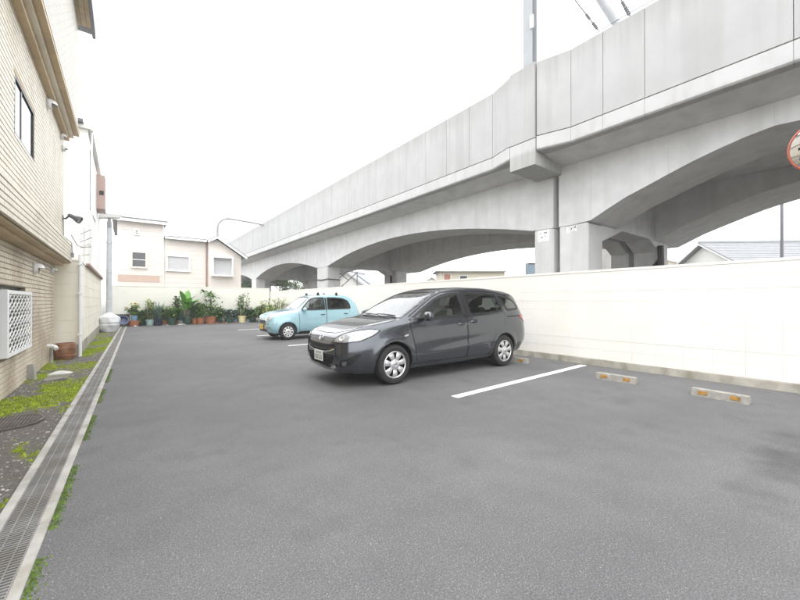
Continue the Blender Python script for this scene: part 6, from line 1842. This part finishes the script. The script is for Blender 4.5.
    hood = [(x, y, 1) for x, y in ((.13, -.36), (.11, 0), (.13, .36), (.30, .50), (.6, .55), (.86, .58), (.89, 0), (.86, -.58), (.6, -.55), (.30, -.50))]
    ho = c.part(c.patch(hood, HT, .005, .04, 1), 'bonnet', 'paint_blue', angle=60); c.part(c.patch([(x + (.009 if x > .5 else -.009), y * 1.015, z) for x, y, z in hood], HT, .0012, .06, 1, skirt=0), 'bonnet_gap', 'seam', ho)
    ws = c.part(c.patch(wsh, WD, .003, .05, 1, hole=.035), 'windscreen', 'car_black', angle=60); c.part(c.patch(wsh, WD, .0022, .06, 1, skirt=0), 'pane', 'glass_clear', ws, angle=60)
    rg_ = c.part(c.patch(rgl, RD, .003, .06, 2, hole=.035), 'rear_window', 'car_black'); c.part(c.patch(rgl, RD, .0022, .08, 2, skirt=0), 'pane', 'glass_tint', rg_)
    FD = (1, 0, 0)
    gr = [(0, -.34, .66), (0, 0, .67), (0, .34, .66), (0, .33, .50), (0, 0, .49), (0, -.33, .50)]
    g1 = c.part(c.patch(gr, FD, .004, .03, 1), 'grille', 'car_black')
    for k in range(4): c.part(c.ribbon([(0, -.33, .52 + .042 * k), (0, 0, .515 + .044 * k), (0, .33, .52 + .042 * k)], FD, .016, .012), 'grille_bar', 'chrome', g1)
    c.part(c.patch(gr, FD, .012, .03, 1, hole=.016), 'grille_surround', 'chrome', g1)
    c.part(c.ribbon([(0, -.62, .42), (0, -.5, .405), (0, 0, .395), (0, .5, .405), (0, .62, .42)], FD, .045, .018), 'bumper_strip', 'chrome')
    c.part(c.patch([(0, -.40, .35), (0, .40, .35), (0, .36, .27), (0, -.36, .27)], FD, .004, .04, 1), 'lower_grille', 'car_black')
    b = MB(); b.bbox(-.004, .004, -.165, .165, -.0825, .0825, .003); b.xf(Matrix.Translation((-.034, .02, .43))); pl = c.part(b, 'number_plate', 'plate_yellow', smooth=False)
    b = MB()
    for (ya, yb, za, zb) in ((.05, .02, .03, .06), (.0, -.03, .03, .06), (.095, .055, -.055, .005), (.04, .005, -.055, .005), (-.03, -.07, -.055, .005), (-.085, -.125, -.055, .005)):
        b.box(-.0395, -.0382, yb + .02, ya + .02, .455 + za, .455 + za + .012); b.box(-.0395, -.0382, yb + .02, yb + .03, .455 + za, .455 + zb)
    c.part(b, 'plate_characters', 'black', pl, smooth=False)
    for x in (.60, 2.98):
        for s_ in (-1, 1): wheel(c, x, s_, .735, .272, .178, .16, 9, 'hubcap_white', 'disc')
    for x in (1.72, 2.42):
        z = pchip(KEI['zt'])(x); rb = MB(); rb.tube([(x, -.50, z + .055), (x, .50, z + .055)], .014, 8); bar = c.part(rb, 'roof_bar', 'alu')
        for s_ in (-1, 1):
            b = MB(); loc, nr = c.hit(Vector((x, s_ * .51, 1.6)), Vector((0, 0, -1))); b.hexa([(x - .05, loc.y - .025, loc.z - .01), (x + .05, loc.y - .025, loc.z - .01), (x + .05, loc.y + .025, loc.z - .01), (x - .05, loc.y + .025, loc.z - .01), (x - .02, loc.y - .02, z + .075), (x + .02, loc.y - .02, z + .075), (x + .02, loc.y + .02, z + .075), (x - .02, loc.y + .02, z + .075)]); c.part(b, 'roof_foot', 'car_black', bar, smooth=False)
    b = MB(); b.box(.95, 3.1, -.60, .60, .30, .36); b.box(.92, 1.08, -.58, .58, .36, .80); b.box(.95, 1.25, -.58, .58, .76, .90); b.box(1.0, 3.0, -.63, -.60, .36, .86); b.box(1.0, 3.0, .60, .63, .36, .86)
    cab = c.part(b, 'cabin', 'cabin', smooth=False)
    for (x, y) in ((1.42, -.31), (1.42, .31), (2.15, -.31), (2.15, .31)): seat(c, x, y, .45, 'upholstery_pale', .56, .54, cab)
    b = MB(); b.box(.3, 3.1, -.45, .45, .15, .19); c.part(b, 'underside', 'under', smooth=False)
build_kei()

# ------------------------------------------------------------------ haze volume over the whole place that pales the distance
hz = MB(); hz.box(-905, 905, -905, 905, -1.2, 18.0)
hm = bpy.data.materials.new('haze'); hm.use_nodes = True
hn = hm.node_tree.nodes; hn.clear()
ho_ = hn.new('ShaderNodeOutputMaterial'); pv = hn.new('ShaderNodeVolumePrincipled')
pv.inputs['Color'].default_value = (1, 1, 1, 1); pv.inputs['Density'].default_value = 0.0018; pv.inputs['Anisotropy'].default_value = 0.2
hm.node_tree.links.new(pv.outputs[0], ho_.inputs['Volume'])
M['haze'] = hm
tag(hz.build('haze', 'haze'), 'thin pale haze that washes out the distance', 'haze', kind='stuff')
